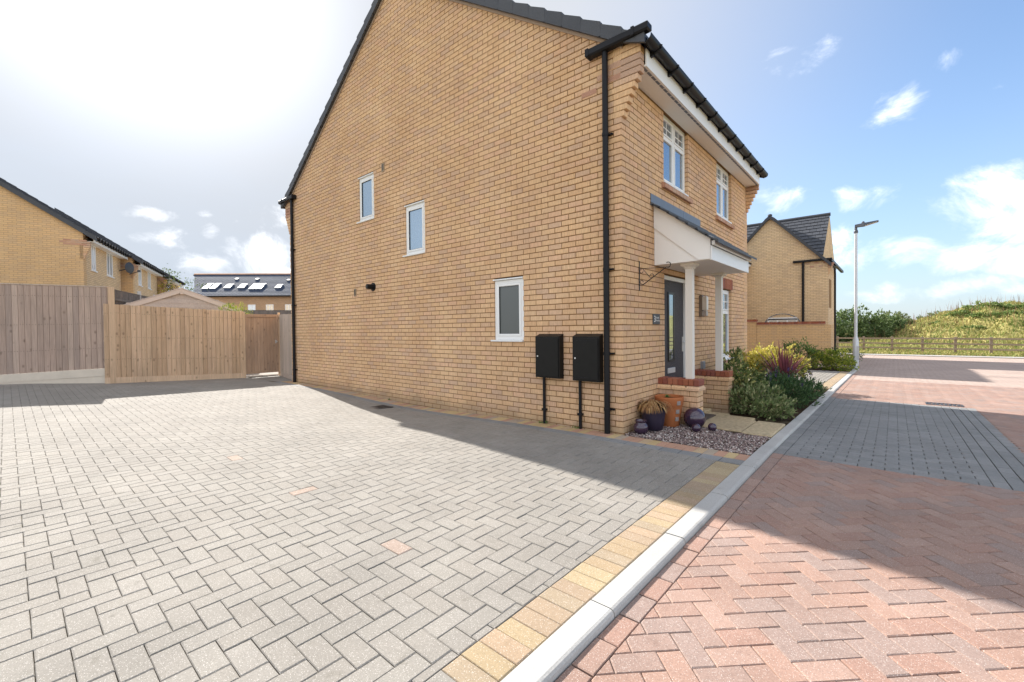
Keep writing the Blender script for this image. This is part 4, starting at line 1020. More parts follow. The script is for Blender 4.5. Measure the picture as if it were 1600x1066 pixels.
shrub('golden_shrub', 'bright yellow leaved shrub rising behind the wine red strap plant', 'shrub', bz(.42, 6.25), [(0, 0, .45, .45, .55, .42), (-.1, .25, .66, .40, .45, .28), (.3, .2, .55, .38, .45, .34), (-.2, -.5, .60, .28, .35, .28)], 3300, .085, .042, 'l_yellow', rn=topy)
shrub('grey_green_shrub', 'low spreading grey green shrub at the edge of the path slabs', 'shrub', bz(.93, 2.55), [(0, 0, .20, .40, .38, .22), (.22, -.18, .14, .25, .25, .17), (-.22, .1, .26, .26, .28, .20), (.05, .3, .26, .33, .28, .20), (.28, .05, .12, .2, .3, .15)], 2700, .070, .030, 'l_grey', up=.7)
def hebe_flowers(t, bs):
    mb = MB()
    for k in range(16):
        u = rng.normal(size=3); u[2] = abs(u[2])+.4; u /= np.linalg.norm(u); p = bs+np.array([0, 0, .32])+u*np.array([.52, .75, .33])
        for q in range(34):
            d = rng.normal(size=3); d /= np.linalg.norm(d); a = p+d*.008+np.array([0, 0, (q/34-.5)*.05]); e = a+d*.02; s = np.cross(d, (0, 0, 1.)); s = s/(np.linalg.norm(s)+1e-6)*.006
            mb.add([a, (a+e)/2+s, e, (a+e)/2-s], [(0, 1, 2, 3)], float(rng.random()))
    mb.build('flowers', M['flower'], t, kind='stuff')
shrub('hebe_bush', 'dark green hebe bush dotted with violet flowers spilling over the kerb', 'shrub', bz(1.06, 4.35), [(0, 0, .24, .42, .80, .26), (.08, -.45, .20, .36, .42, .22), (.10, .55, .20, .33, .5, .22), (-.2, -.1, .32, .34, .6, .24)], 5200, .070, .020, 'l_hebe', up=.8, extra=hebe_flowers)
t = thing('strap_leaf_plant', 'wine red spiky strap leaved plant standing among the shrubs', 'plant', bz(.84, 5.35)); bs = np.array(bz(.84, 5.35))
mb = MB()
for k in range(120):
    a = rng.uniform(0, 6.28); lean = rng.uniform(.05, .95)**1.2; Ln = rng.uniform(.72, 1.16); d = np.array([math.cos(a), math.sin(a), 0]); s = np.array([-d[1], d[0], 0]); w = rng.uniform(.014, .024)
    p0 = bs+d*.04+np.array([0, 0, .08]); vs = []; nseg = 6
    for q in range(nseg+1):
        f_ = q/nseg; th = lean*(.55+.75*f_); p = p0+Ln*f_*(d*math.sin(th)+np.array([0, 0, 1])*math.cos(th)); ww = w*(1-f_**2.2)+.0008; vs += [p-s*ww, p+s*ww]
    mb.add(vs, [(2*q, 2*q+1, 2*q+3, 2*q+2) for q in range(nseg)], float(rng.random()))
mb.build('leaf_fan', M['l_purple'], t); MB().lathe(tuple(bs), [(0, 0), (.05, 0), (.06, .08), (.03, .16), (0, .17)], 10).build('crown', M['bark'], t)
for k in range(60):   # weeds at the wall foot
    pass
mb = MB(); pts = []; 
for (x, y) in ((-1.22, -.03), (-1.18, -.04), (-.62, -.03), (-.66, -.04), (-5.0, -.04)):
    n = 14; P0 = np.array([[x, y, g1(x, y)]])+rng.normal(0, .012, (n, 3))*np.array([3, .6, .2]); leaves(mb, P0, rng.normal(0, .5, (n, 3))+np.array([0, -.3, 1]), rng.uniform(.02, .05, n), .012, rng.random(n))
mb.build('weeds', M['l_mid'], kind='stuff')
# shrubs beyond the parking bay
shrub('lime_shrub', 'lime green shrub at the foot of the street lamp', 'shrub', bz(1.02, 14.0), [(0, 0, .35, .42, .4, .36), (-.45, .1, .40, .42, .4, .34), (.22, -.2, .22, .28, .28, .24)], 2600, .085, .04, 'l_lime', rn=None)
shrub('bushy_green_shrub', 'mid green bushy shrub before the low garden wall, left of the lime one', 'shrub', bz(-.05, 14.2), [(0, 0, .5, .55, .5, .5), (-.5, .2, .45, .5, .5, .42), (.4, 0, .42, .4, .4, .36)], 2600, .09, .04, 'l_mid')
shrub('small_evergreen', 'small dark evergreen behind the lamp column at the house front', 'shrub', bz(1.0, 17.5), [(0, 0, .35, .5, .5, .35)], 1100, .08, .03, 'l_hebe')
MB().box(-.01, .01, -.01, .01, -.01, .01)

# ================================================================== FENCES ON THE LEFT
def board_fence(name, label, a, b, za, zb, ta, tb, mat, postmat, grp=None, gravel=None, bw=.098, posts=True, cap=True, base_wood=0.0, rails=False, cat='fence', nface=1, nails=False):
    """upright feather-edge boards from a to b; za/zb foot heights, ta/tb top heights"""
    t = thing(name, label, cat, (a[0], a[1], za), grp)
    a = np.array(a, float); b = np.array(b, float); L = np.linalg.norm(b-a); d = (b-a)/L; nrm = np.array([d[1], -d[0]])*nface   # towards the viewer
    n = int(round(L/bw)); w = L/n
    for k in range(n):
        s0, s1 = k*w, (k+1)*w+.012
        f0, f1 = k/n, (k+1)/n
        zb0 = za+(zb-za)*f0+base_wood; zb1 = za+(zb-za)*f1+base_wood; zt0 = ta+(tb-ta)*f0; zt1 = ta+(tb-ta)*f1
        dz = rng.normal(0, .0025)
        p = lambda s, o: a+d*s+nrm*o
        g_ = .014
        q = [p(s0, .0), p(s0+w-g_, 0.0), p(s0+w-g_, .012), p(s0, .032)]; f1_ = min(1, (s0+w-g_)/L)
        bm = MB().hexa([(q[0][0], q[0][1], zb0), (q[1][0], q[1][1], zb1), (q[2][0], q[2][1], zb1), (q[3][0], q[3][1], zb0), (q[0][0], q[0][1], zt0+dz), (q[1][0], q[1][1], zt1+dz), (q[2][0], q[2][1], zt1+dz), (q[3][0], q[3][1], zt0+dz)], float(rng.random()))
        q = [p(s0+w-.022, -.014), p(s0+w+.012, -.014), p(s0+w+.012, -.001), p(s0+w-.022, -.001)]
        bm.hexa([(q[k2][0], q[k2][1], zb1) for k2 in range(4)]+[(q[k2][0], q[k2][1], zt1-.012) for k2 in range(4)], bm.r[-1])
        if nails:
            for h_ in (.25, .55, .88):
                zz_ = zb0+(zt0-zb0)*h_+rng.normal(0, .006)
                for fx in (.28, .66):
                    c_ = p(s0+w*fx, .012+.02*(1-fx)); e_ = d*.0045; m_ = nrm*.006
                    bm.hexa([(*(c_-e_), zz_-.0045), (*(c_+e_), zz_-.0045), (*(c_+e_+m_), zz_-.0045), (*(c_-e_+m_), zz_-.0045), (*(c_-e_), zz_+.0045), (*(c_+e_), zz_+.0045), (*(c_+e_+m_), zz_+.0045), (*(c_-e_+m_), zz_+.0045)], .5, 1)
        bm.build('fence_board', [mat, M['castiron']], t)
    def bar(o0, o1, lo, hi, nm, m, s0=0, s1=None, r=.4):
        s1 = L if s1 is None else s1; p = lambda s, o: a+d*s+nrm*o
        q = [p(s0, o0), p(s1, o0), p(s1, o1), p(s0, o1)]; z = [lo(s0/L), lo(s1/L), hi(s1/L), hi(s0/L)]
        return MB().hexa([(q[0][0], q[0][1], z[0]), (q[1][0], q[1][1], z[1]), (q[2][0], q[2][1], z[1]), (q[3][0], q[3][1], z[0]), (q[0][0], q[0][1], z[3]), (q[1][0], q[1][1], z[2]), (q[2][0], q[2][1], z[2]), (q[3][0], q[3][1], z[3])], r).build(nm, m, t)
    for h in (.25, .55, .88): bar(-.05, -.002, lambda f: (za+(zb-za)*f)+h*((ta-za)+((tb-zb)-(ta-za))*f)-.04, lambda f: (za+(zb-za)*f)+h*((ta-za)+((tb-zb)-(ta-za))*f)+.04, 'arris_rail', mat)
    if cap: bar(-.02, .035, lambda f: ta+(tb-ta)*f+.004, lambda f: ta+(tb-ta)*f+.026, 'capping', M['paleboard'] if mat is M['oldwood'] else mat)
    if base_wood: bar(-.005, .028, lambda f: za+(zb-za)*f-.08, lambda f: za+(zb-za)*f+base_wood, 'gravel_board', mat)
    if gravel:
        for i, h in enumerate(gravel[:-1]): bar(-.02, .03, (lambda f, h=h: za+(zb-za)*f-h[0] if False else za+(zb-za)*f+h[0]), (lambda f, h=h: za+(zb-za)*f+h[1]), 'gravel_board', M['concrete'])
    return t, d, nrm
A0 = np.array([-11.56, -3.36]); dl = np.array([.445, .896]); dl /= np.linalg.norm(dl)
B0 = A0-dl*4.6
tL, d_, n_ = board_fence('tall_weathered_fence', 'tall dark weathered board fence on pale concrete gravel boards at left', B0, A0-dl*.02, .33, .20+.30, 2.46, 2.41, M['oldwood'], None, bw=.104, nails=True)
# stepped concrete gravel boards
for i, (h0, h1, h2, h3) in enumerate(((-.18, .10, .04, .31), )):
    pass
def along(s): return B0+dl*s
def slab_between(par, s0, s1, lo0, lo1, hi0, hi1, o0, o1, name, mat):
    nr = np.array([dl[1], -dl[0]]); q = [along(s0)+nr*o0, along(s1)+nr*o0, along(s1)+nr*o1, along(s0)+nr*o1]
    MB().hexa([(*q[0], lo0), (*q[1], lo1), (*q[2], lo1), (*q[3], lo0), (*q[0], hi0), (*q[1], hi1), (*q[2], hi1), (*q[3], hi0)]).build(name, mat, par)
slab_between(tL, 0, 4.53, .02, .02, .165, .328, -.035, .018, 'gravel_board', M['concrete'])
slab_between(tL, 0, 4.53, .155, .318, .33, .495, -.03, .030, 'gravel_board', M['concrete'])
slab_between(tL, 4.535, 4.60, .0, .0, .52, .52, -.06, .045, 'post', M['kerb'])
pz = 2.42
MB().bbox(A0[0]-.02, A0[0]+.09, A0[1]-.02, A0[1]+.09, .1, pz, .006).build('post', M['newwood'], tL)
XM = -11.5
board_fence('timber_fence', 'pale brown vertical board fence between the tall weathered fence and the gate', (XM, -3.47), (XM, -.53), .13, 0.0, 2.02, 1.91, M['newwood'], None, bw=.097, base_wood=.15, cap=False, nails=True)
# gate
t = thing('garden_gate', 'brown boarded side gate with latch, slightly darker than its fence', 'gate', (XM, -.5, 0))
gy0, gy1 = -.49, .40; gb0, gb1 = .115, 1.84
nb = 9; w = (gy1-gy0-.10)/nb
for k in range(nb):
    MB().bbox(XM-.02, XM+.006+(k % 2)*.002, gy0+.05+k*w+.002, gy0+.05+(k+1)*w-.002, gb0+.02, gb1-.09, .003, float(rng.random())).build('gate_board', M['gatewood'], t)
MB().bbox(XM-.03, XM+.026, gy0, gy0+.05, gb0, gb1, .004, .2).bbox(XM-.03, XM+.026, gy1-.05, gy1, gb0, gb1, .004, .6).bbox(XM-.03, XM+.026, gy0+.05, gy1-.05, gb1-.09, gb1, .004, .8).bbox(XM-.03, XM+.020, gy0+.05, gy1-.05, gb0, gb0+.06, .004, .3).build('gate_frame', M['gatewood'], t)
MB().tube([(XM+.026, gy1-.06, 1.03), (XM+.05, gy1-.06, 1.03), (XM+.052, gy1-.06, 1.03)], [.02, .02, .028], 14).bbox(XM+.006, XM+.012, gy1-.085, gy1-.035, .98, 1.08, .002).build('latch', M['chrome'], t)
for yy in (gy0-.055, gy1+.01):
    MB().bbox(XM-.05, XM+.03, yy, yy+.045 if yy > 0 else yy+.05, -.1, 1.9, .004, .5).build('gate_post', M['newwood'], t)
board_fence('return_fence', 'short silvered board panel joining the gate to the house corner', (XM+.03, .47), (-HD-.03, .12), -.02, -.02, 1.84, 1.80, M['paleboard'], None, bw=.11, cap=False, base_wood=.14)
# land behind the fences
def land(name, pts, mat): MB().add(pts, [tuple(range(len(pts)))]).build(name, mat, kind='structure')
land('garden_ground', [(-11.6, -3.3, .02), (-11.6, 9, -.02), (-70, 60, .25), (-90, -40, .30), (-11.9, -40, .30)], M['pgrey'])
land('back_yard', [(-11.55, -.6, -.005), (-9.57, -.2, -.005), (-9.57, 7, -.005), (-11.55, 7, -.005)], M['pgrey'])

# shed, garden fences, bush and tree behind
gdir = np.array([.345, .939]); gdir /= np.linalg.norm(gdir)
apex = np.array([-15.83, -1.03]); zA = 2.79
t = thing('garden_shed', 'taupe clad shed with pale bargeboards showing over the timber fence', 'shed', (apex[0], apex[1], .15))
l_, r_ = apex-gdir*1.75, apex+gdir*1.75; fd = np.array([-gdir[1], gdir[0]])
zEv = 2.12
mb = MB()
nn = 16
for k in range(nn):
    z0, z1 = .15+k*.145, .15+(k+1)*.145
    if z0 < zEv: h = 1.62
    else: h = max(.05, 1.62*(zA-.08-z0)/(zA-.08-zEv))
    a, b = apex-gdir*h, apex+gdir*h
    if z0 > zA-.2: break
    q = [a, b, b+fd*.05, a+fd*.05]; ou = -fd*.012
    MB().hexa([(*(a+ou), z0), (*(b+ou), z0), (*(b+fd*.03), z0), (*(a+fd*.03), z0), (*a, z1), (*b, z1), (*(b+fd*.03), z1), (*(a+fd*.03), z1)], float(rng.random())).build('cladding_board', M['taupe'], t)
for e, s in ((l_, -1), (r_, 1)):
    MB().hexa([(*(e-fd*.05), zEv-.14), (*(apex-fd*.05), zA-.11), (*(apex-fd*.01), zA-.11), (*(e-fd*.01), zEv-.14), (*(e-fd*.05), zEv+.02), (*(apex-fd*.05), zA+.05), (*(apex-fd*.01), zA+.05), (*(e-fd*.01), zEv+.02)]).build('bargeboard', plain('light_taupe', (.52, .44, .38), .7) if 'light_taupe' not in bpy.data.materials else bpy.data.materials['light_taupe'], t)
    MB().hexa([(*(e-fd*.06), zEv), (*(apex-fd*.06), zA+.03), (*(apex+fd*2.6), zA+.03), (*(e+fd*2.6), zEv), (*(e-fd*.06), zEv+.04), (*(apex-fd*.06), zA+.07), (*(apex+fd*2.6), zA+.07), (*(e+fd*2.6), zEv+.04)]).build('roof', M['taupe'], t)
MB().bbox(apex[0]-.05, apex[0]+.06, apex[1]-.05, apex[1]+.05, zA-.16, zA+.07, .01).build('finial', bpy.data.materials['light_taupe'], t)
mb = MB(); ring = [(apex-gdir*1.6, .1), (apex+gdir*1.6, .1), (apex+gdir*1.6, zEv+.05), (apex, zA), (apex-gdir*1.6, zEv+.05)]
vs = [(*(p_+fd*.03), z_) for p_, z_ in ring]+[(*(p_+fd*2.5), z_) for p_, z_ in ring]
mb.add(vs, [(0, 1, 2, 3, 4), (9, 8, 7, 6, 5)]+[(k, k+5, (k+1) % 5+5, (k+1) % 5) for k in range(5)]).build('body', M['taupe'], t)
ft, _, _ = board_fence('grey_garden_fence', 'dark grey weathered garden fence behind the tall fence post', (-16.2, -2.72), (-20.3, -.75), .3, .3, 2.70, 2.68, M['greywood'], None, bw=.12, cap=True, nface=-1)
for s in (.52, .88):
    p = np.array([-16.2, -2.72])*(1-s)+np.array([-20.3, -.75])*s
    MB().bbox(p[0]+.02, p[0]+.12, p[1]-.12, p[1]-.02, .3, 2.85, .01).build('post', M['kerb'], ft)
board_fence('grey_trellis_fence', 'grey fence top seen beyond the side gate', (-20.6, 1.3), (-17.6, 4.05), .2, .2, 2.32, 2.27, M['greywood'], None, bw=.13)
shrub('yellow_green_bush', 'feathery yellow green bush peeping over the timber fence by the shed', 'shrub', (-14.3, .15, .1), [(0, 0, 1.75, .35, .42, .42), (.1, -.2, 1.9, .25, .3, .25)], 1300, .085, .014, 'l_lime', up=1.2)
t = thing('young_tree', 'young tree with sparse dark twigs and yellowing leaves by the shed apex', 'tree', (-30.9, 1.75, .25)); tb = np.array([-30.9, 1.75, .25])
tr = MB().tube([tb, tb+(0, 0, 2.4), tb+(.1, .1, 3.6)], [.09, .06, .03], 8); tips = []
for k in range(16):
    a = rng.uniform(0, 6.28); z = rng.uniform(2.6, 3.9); e = tb+np.array([math.cos(a)*rng.uniform(.4, 1.0), math.sin(a)*rng.uniform(.5, 1.1), z+rng.uniform(.3, .9)]); tr.tube([tb+(.05, .05, z), (tb+(0, 0, z)+e)/2+(0, 0, .1), e], [.025, .016, .008], 5); tips.append(e)
tr.build('trunk', M['bark'], t)
lo = np.array([p for p in tips]); mb1, mb2 = MB(), MB()
n = 420; P0 = tb+np.array([.1, -.75, 3.5])+rng.normal(0, 1, (n, 3))*np.array([.35, .55, .35]); leaves(mb1, P0, rng.normal(size=(n, 3)), rng.uniform(.10, .18, n), .09, rng.random(n))
n = 300; P0 = lo[rng.integers(0, len(lo), n)]+rng.normal(0, .16, (n, 3))+np.array([0, .55, .35]); leaves(mb2, P0, rng.normal(size=(n, 3)), rng.uniform(.08, .15, n), .08, rng.random(n))
mb1.build('crown', M['l_autumn'], t, label='yellowing lower crown'); mb2.build('crown', M['l_dark'], t, label='dark upper crown')

# ================================================================== HOUSES FURTHER OFF
def local_house(name, label, cat, loc, yaw, group=None):
    o = bpy.data.objects.new(name, None); col.objects.link(o); o.location = loc; o.rotation_euler = (0, 0, yaw); o['label'] = label; o['category'] = cat
    if group: o['group'] = group
    WL[o] = np.zeros(3); return o
def simple_window(par, mb_face, u0, u1, z0, z1, axis, face, sgn, pane=2, depth=.07):
    """casement set in a wall: frame, panes and sill as real pieces. axis 'x': wall normal along x"""
    def bx(mb, a, b, c_, d, lo, hi):
        o0, o1 = sorted((face+sgn*lo, face+sgn*hi))
        if axis == 'x': mb.box(o0, o1, a, b, c_, d)
        else: mb.box(a, b, o0, o1, c_, d)
        return mb
    w = .055; mb = MB(); bx(mb, u0, u0+w, z0, z1, -.02, .02); bx(mb, u1-w, u1, z0, z1, -.02, .02); bx(mb, u0+w, u1-w, z0, z0+w, -.02, .02); bx(mb, u0+w, u1-w, z1-w, z1, -.02, .02)
    for k in range(1, pane): m = u0+(u1-u0)*k/pane; bx(mb, m-.035, m+.035, z0+w, z1-w, -.02, .018)
    fr = mb.build('window', M['white'], par)
    for k in range(pane):
        a = u0+(u1-u0)*k/pane+.03; b = u0+(u1-u0)*(k+1)/pane-.03
        bx(MB(), a, b, z0+.03, z1-.03, -.015, .006).build('pane', M['palepane'], fr)
    bx(MB(), u0-.06, u1+.06, z0-.05, z0-.002, -.02, .06).build('sill', M['white'], fr)
def tiled_slope(par, p00, p10, p01, p11, rows, cols, mat, name='roof', thick=.05, tiles=True):
    """slope with corners eave-left, eave-right, ridge-left, ridge-right: stepped courses of separate tiles"""
    p00, p10, p01, p11 = [np.array(p, float) for p in (p00, p10, p01, p11)]; nrm = np.cross(p10-p00, p01-p00); nrm /= np.linalg.norm(nrm)
    if nrm[2] < 0: nrm = -nrm
    q = lambda u, v: (p00*(1-u)+p10*u)*(1-v)+(p01*(1-u)+p11*u)*v
    base = MB().hexa([q(0, 0)-nrm*.05, q(1, 0)-nrm*.05, q(1, 1)-nrm*.05, q(0, 1)-nrm*.05, q(0, 0), q(1, 0), q(1, 1), q(0, 1)]).build(name, mat, par)
    for i in range(rows):
        mb = MB(); v0, v1 = i/rows, min(1, (i+1.15)/rows)
        for j in range(cols):
            u0, u1 = j/cols+.0006, (j+1)/cols-.0006
            if i % 2: u0, u1 = max(0, u0-.5/cols), max(0.002, u1-.5/cols)
            h = rng.normal(0, .001)
            mb.hexa([q(u0, v0)+nrm*.02, q(u1, v0)+nrm*.02, q(u1, v1)+nrm*.002, q(u0, v1)+nrm*.002, q(u0, v0)+nrm*(thick+h), q(u1, v0)+nrm*(thick+h), q(u1, v1)+nrm*.018, q(u0, v1)+nrm*.018], float(rng.random()))
        mb.build('tile_course', mat, base)
    return base

# --- house across the parking bay (right): cross gable towards us, main ridge behind
def gbase(x, y): return g1(x, y)-.4
t = local_house('gabled_house', 'buff brick house with steep grey tiled roof and arched side window at right', 'house', (0.25, 19.6, 0), 0)
ze, zr_ = 4.33, 6.74; xr, xl = 0.0, -4.6; xa = (xr+xl)/2
mb = MB(); mb.prism([(xl, -.8), (xr, -.8), (xr, ze), (xa, zr_-.08), (xl, ze)], 1, 0, .3); mb.build('gable_wall', M['wall2'], t)
zr2 = 7.0
mb = MB(); mb.prism([(.02, -.8), (6.0, -.8), (6.0, ze), (3.0, zr2-.1), (.02, ze)], 0, -.42, -.22); mb.build('front_wall', M['wall2'], t)
MB().box(-9.5, -.35, .35, 6.0, -.8, ze).build('main_block', M['wall2'], t)
tiled_slope(t, (-.22, .34, ze+.30), (-9.5, .34, ze+.30), (-.22, 3.0, zr2), (-9.5, 3.0, zr2), 12, 32, M['tile'])
tiled_slope(t, (-9.5, 6.1, ze-.04), (-.22, 6.1, ze-.04), (-9.5, 3.0, zr2), (-.22, 3.0, zr2), 13, 32, M['tile'])
tiled_slope(t, (xr+.10, -.12, ze-.17), (xr+.10, 2.6, ze-.17), (xa, -.12, zr_), (xa, 2.6, zr_), 11, 9, M['tile'])
tiled_slope(t, (xl-.10, 2.6, ze-.17), (xl-.10, -.12, ze-.17), (xa, 2.6, zr_), (xa, -.12, zr_), 11, 9, M['tile'])
for s, e in ((xr+.12, xr), (xl-.12, xl)):
    n = 11
    for k in range(n):
        x0, x1 = s+(xa-s)*k/n, s+(xa-s)*(k+1.1)/n; zf = lambda x: zr_+(ze-.17-zr_)*(x-xa)/((xr+.10)-xa) if x > xa else zr_+(ze-.17-zr_)*(xa-x)/(xa-(xl-.10))
        MB().hexa([(x0, -.16, zf(x0)-.10), (x0, -.02, zf(x0)-.10), (x1, -.02, zf(x1)-.10), (x1, -.16, zf(x1)-.10), (x0, -.165, zf(x0)+.075), (x0, -.02, zf(x0)+.075), (x1, -.02, zf(x1)+.055), (x1, -.165, zf(x1)+.055)]).build('verge_cap', M['tile'], t)
MB().lathe((xa, -.10, zr_-.02), [(0, 0), (.10, 0), (.10, .06), (.05, .09), (0, .09)], 12).build('ridge_end', M['tile'], t)
MB().tube([(-.18, 3.0, zr2+.03), (-9.5, 3.0, zr2+.03)], .09, 8).build('ridge_tile', M['tile'], t)
MB().bbox(-1.35, .16, -.13, -.012, ze+.0, ze+.10, .015).build('gutter_return', M['blackpl'], t)
MB().box(.02, .14, -.05, 6.1, ze-.02, ze+.09).build('gutter', M['blackpl'], t)
MB().tube([(-.95, -.06, -.5), (-.95, -.06, ze+.05)], .05, 10).build('downpipe', M['blackpl'], t)
MB().tube([(.10, 1.9, -.6), (.10, 1.9, ze-.45), (.08, 1.9, ze)], .045, 10).build('downpipe', M['blackpl'], t)
for k in range(5): MB().bbox(-.86+k*.17, -.70+k*.17, -.006, .01, ze-.10-(k % 2)*.16, ze-.03-(k % 2)*.16, .002, float(rng.random())).build('corbel_brick', M['corbelred'], t)
for k in range(8): MB().bbox(.0, .02+.028*k, -.002, .1, ze-.70+k*.075, ze-.635+k*.075, .002, float(rng.random())).build('corbel_brick', M['corbelred'] if k > 5 else M['brick'], t)
cxw = -1.80; rw = .70
simple_window(t, None, cxw-.62, cxw+.62, .75, 1.72, 'y', 0, -1, 3)
for k in range(15):
    a0, a1 = math.pi*(k/15)*.86+.22, math.pi*((k+1)/15)*.86+.22-.02
    P_ = lambda a, r: (cxw+r*math.cos(a)*1.02, 1.43+r*.72*math.sin(a))
    MB().prism([P_(a0, rw+.0), P_(a1, rw+.0), P_(a1, rw+.05), P_(a0, rw+.05)], 1, -.014, .02, .2).build('arch_brick', M['lead'], t)
MB().bbox(cxw-.6, cxw+.6, -.02, .02, 1.64, 1.78, .004).build('window_head', M['white'], t)
for y0 in (.55, 1.15):
    MB().box(-.025, -.008, y0, y0+.3, 2.2, 3.55).build('blind_recess', M['mortar'], t)
MB().bbox(.0, .14, .35, .75, -.3, .85, .01).build('meter_cupboard', M['meter'], t)
# --- garden wall in front of it
t = local_house('garden_wall', 'buff garden wall with red brick coping that steps up on the left', 'wall', (0.47, 18.3, 0), 0)
MB().box(-2.85, -.22, .0, .22, -.8, 1.42).box(-7, -2.86, .0, .22, -.8, 1.56).build('wall_body', M['wall1'], t)
MB().box(-.22, .0, 0, 1.3, -.8, 1.4).build('wall_end', M['wall1'], t)
for x0, n, z in ((-2.85, 37, 1.445), (-7.0, 58, 1.585)):
    for k in range(n): MB().bbox(x0+k*.0715, x0+k*.0715+.065, -.02, .24, z, z+.105, .005, float(rng.random())).build('coping_brick', M['redbrick'], t)
    MB().box(x0-.005, x0+n*.0715, -.04, .26, z-.025, z-.002).build('tile_creasing', M['corbelred'], t)
# --- the house between, hidden by ours but shading the street
t = local_house('middle_house', 'brick house behind ours whose shadow crosses the street', 'house', (-3.25, 14.15, -.3), 0)
MB().box(-9, 0, 0, 5.4, 0, 4.9).prism([(-9, 4.9), (0, 4.9), (-4.5, 8.0)], 1, .0, 5.4).build('wall', M['wall2'], t)
tiled_slope(t, (.36, -.08, 4.78), (.36, 5.48, 4.78), (-4.5, -.08, 8.1), (-4.5, 5.48, 8.1), 16, 18, M['tile']); tiled_slope(t, (-9.36, 5.48, 4.78), (-9.36, -.08, 4.78), (-4.5, 5.48, 8.1), (-4.5, -.08, 8.1), 16, 18, M['tile'])
MB().box(.02, .34, 0, 5.4, 4.65, 4.78).build('eaves', M['white'], t)

# --- three stepped houses at the left; local x along the facade away from us, local y into the house (left)
fdir = np.array([-gdir[1], gdir[0]])
yaw = math.atan2(fdir[1], fdir[0])
def row_house(name, label, P0, length, depth, ze_, wins, dish=False):
    # local axes: +x = fdir (away), +y = 90 deg left of it = -gdir (into the house)
    t = local_house(name, label, 'house', (P0[0], P0[1], .3), yaw, 'stepped houses at the left'); z0 = .0; H = ze_-.3
    zr__ = H+depth/2*.69
    mb = MB(); mb.prism([(0, -.8), (depth, -.8), (depth, H), (depth/2, zr__-.08), (0, H)], 0, 0, .3); mb.build('gable_wall', M['wall1'], t)
    MB().box(.3, length, .0, .3, -.8, H-.15).build('front_wall', M['wall2'], t)
    mb = MB(); mb.box(.3, length, .3, depth, -.8, H); mb.build('main_block', M['wall2'], t)
    s = .69
    tiled_slope(t, (-.07, -.38, H+.03-.38*s), (length+.05, -.38, H+.03-.38*s), (-.07, depth/2, zr__), (length+.05, depth/2, zr__), 16, 16, M['tile'])
    tiled_slope(t, (length+.05, depth+.38, H+.03-.38*s), (-.07, depth+.38, H+.03-.38*s), (length+.05, depth/2, zr__), (-.07, depth/2, zr__), 16, 16, M['tile'])
    for k in range(15):
        y0, y1 = -.4+(depth/2+.4)*k/15, -.4+(depth/2+.4)*(k+1.1)/15; zf = lambda y: H+.03+y*s
        MB().hexa([(-.13, y0, zf(y0)-.10), (0, y0, zf(y0)-.10), (0, y1, zf(y1)-.10), (-.13, y1, zf(y1)-.10), (-.135, y0, zf(y0)+.10), (0, y0, zf(y0)+.10), (0, y1, zf(y1)+.075), (-.135, y1, zf(y1)+.075)]).build('verge_cap', M['tile'], t)
    MB().box(.12, length-.1, -.30, -.27, H-.38, H-.20).build('fascia', M['white'], t); MB().box(.12, length-.1, -.27, 0, H-.36, H-.34).build('soffit', M['wpaint'], t)
    MB().tube([(.0, -.36, H-.19), (length, -.36, H-.19)], .06, 8).build('gutter', M['blackpl'], t)
    for k in range(12): MB().box(.3+k*(length-.5)/12, .34+k*(length-.5)/12, -.43, -.30, H-.30, H-.13).build('bracket', M['blackpl'], t)
    for k in range(9): MB().bbox(.0, .11, -.028*(k+1) if k < 6 else -.2, .1, H-1.05+k*.075, H-.985+k*.075, .003, float(rng.random())).build('corbel_brick', M['corbelred'] if k > 6 else M['brick'], t)
    for k in range(3):
        for q in range(3): MB().bbox(-.006, .05, -.1+q*.225+(k % 2)*.11, .115+q*.225+(k % 2)*.11, H-.53+k*.075, H-.47+k*.075, .003, float(rng.random())).build('corbel_brick', M['corbelred'], t)
    for (a, b, c_, d) in wins: simple_window(t, None, a, b, c_-.3, d-.3, 'y', 0, -1, 2)
    if dish:
        # satellite dish on a wall arm
        mb = MB(); prof = []
        for k in range(7): r = .06*k; prof.append((r, -.02-.25*(r*r)))
        dd = MB()
        vs = []; n = 20
        for k in range(1, 8):
            r = .038*k
            for q in range(n): a = 2*math.pi*q/n; vs.append((length-.25+r*math.cos(a)*.75+.30*r*r, -.42+.5*r*r-r*math.cos(a)*.5, H-.78+r*math.sin(a)))
        fs = [(k*n+q, k*n+(q+1) % n, (k+1)*n+(q+1) % n, (k+1)*n+q) for k in range(6) for q in range(n)]+[tuple(range(n))]
        dd.add(vs, fs); dsh = dd.build('satellite_dish', M['dish'], t)
        MB().tube([(length-.25, 0, H-.95), (length-.25, -.42, H-.8)], .025, 6).tube([(length-.35, -.40, H-1.1), (length-.8, -.85, H-1.0)], .02, 6).box(length-.86, length-.76, -.90, -.80, H-1.03, H-.94).build('dish_arm', M['dish'], t)
    return t
P1 = np.array([-21.12, -2.96]); EAVE = 5.27
row_house('end_terrace_house', 'nearest stepped brick house at the left with its wide orange gable', P1, 4.85, 9.2, EAVE, [(.83, 1.32, 3.9, 4.95), (2.75, 3.55, 3.9, 4.95)], True)
P2 = P1+fdir*5.0+gdir*.42
row_house('middle_terrace_house', 'second stepped brick house, beyond the satellite dish', P2, 5.3, 9.2, EAVE-.21, [(1.0, 1.6, 3.80, 4.85), (3.0, 3.6, 3.80, 4.85)])
P3 = P2+fdir*5.5+gdir*.25
row_house('far_terrace_house', 'furthest stepped brick house, behind the young tree', P3, 5.2, 9.2, EAVE-.3, [(1.2, 2.0, 3.95, 5.0)])
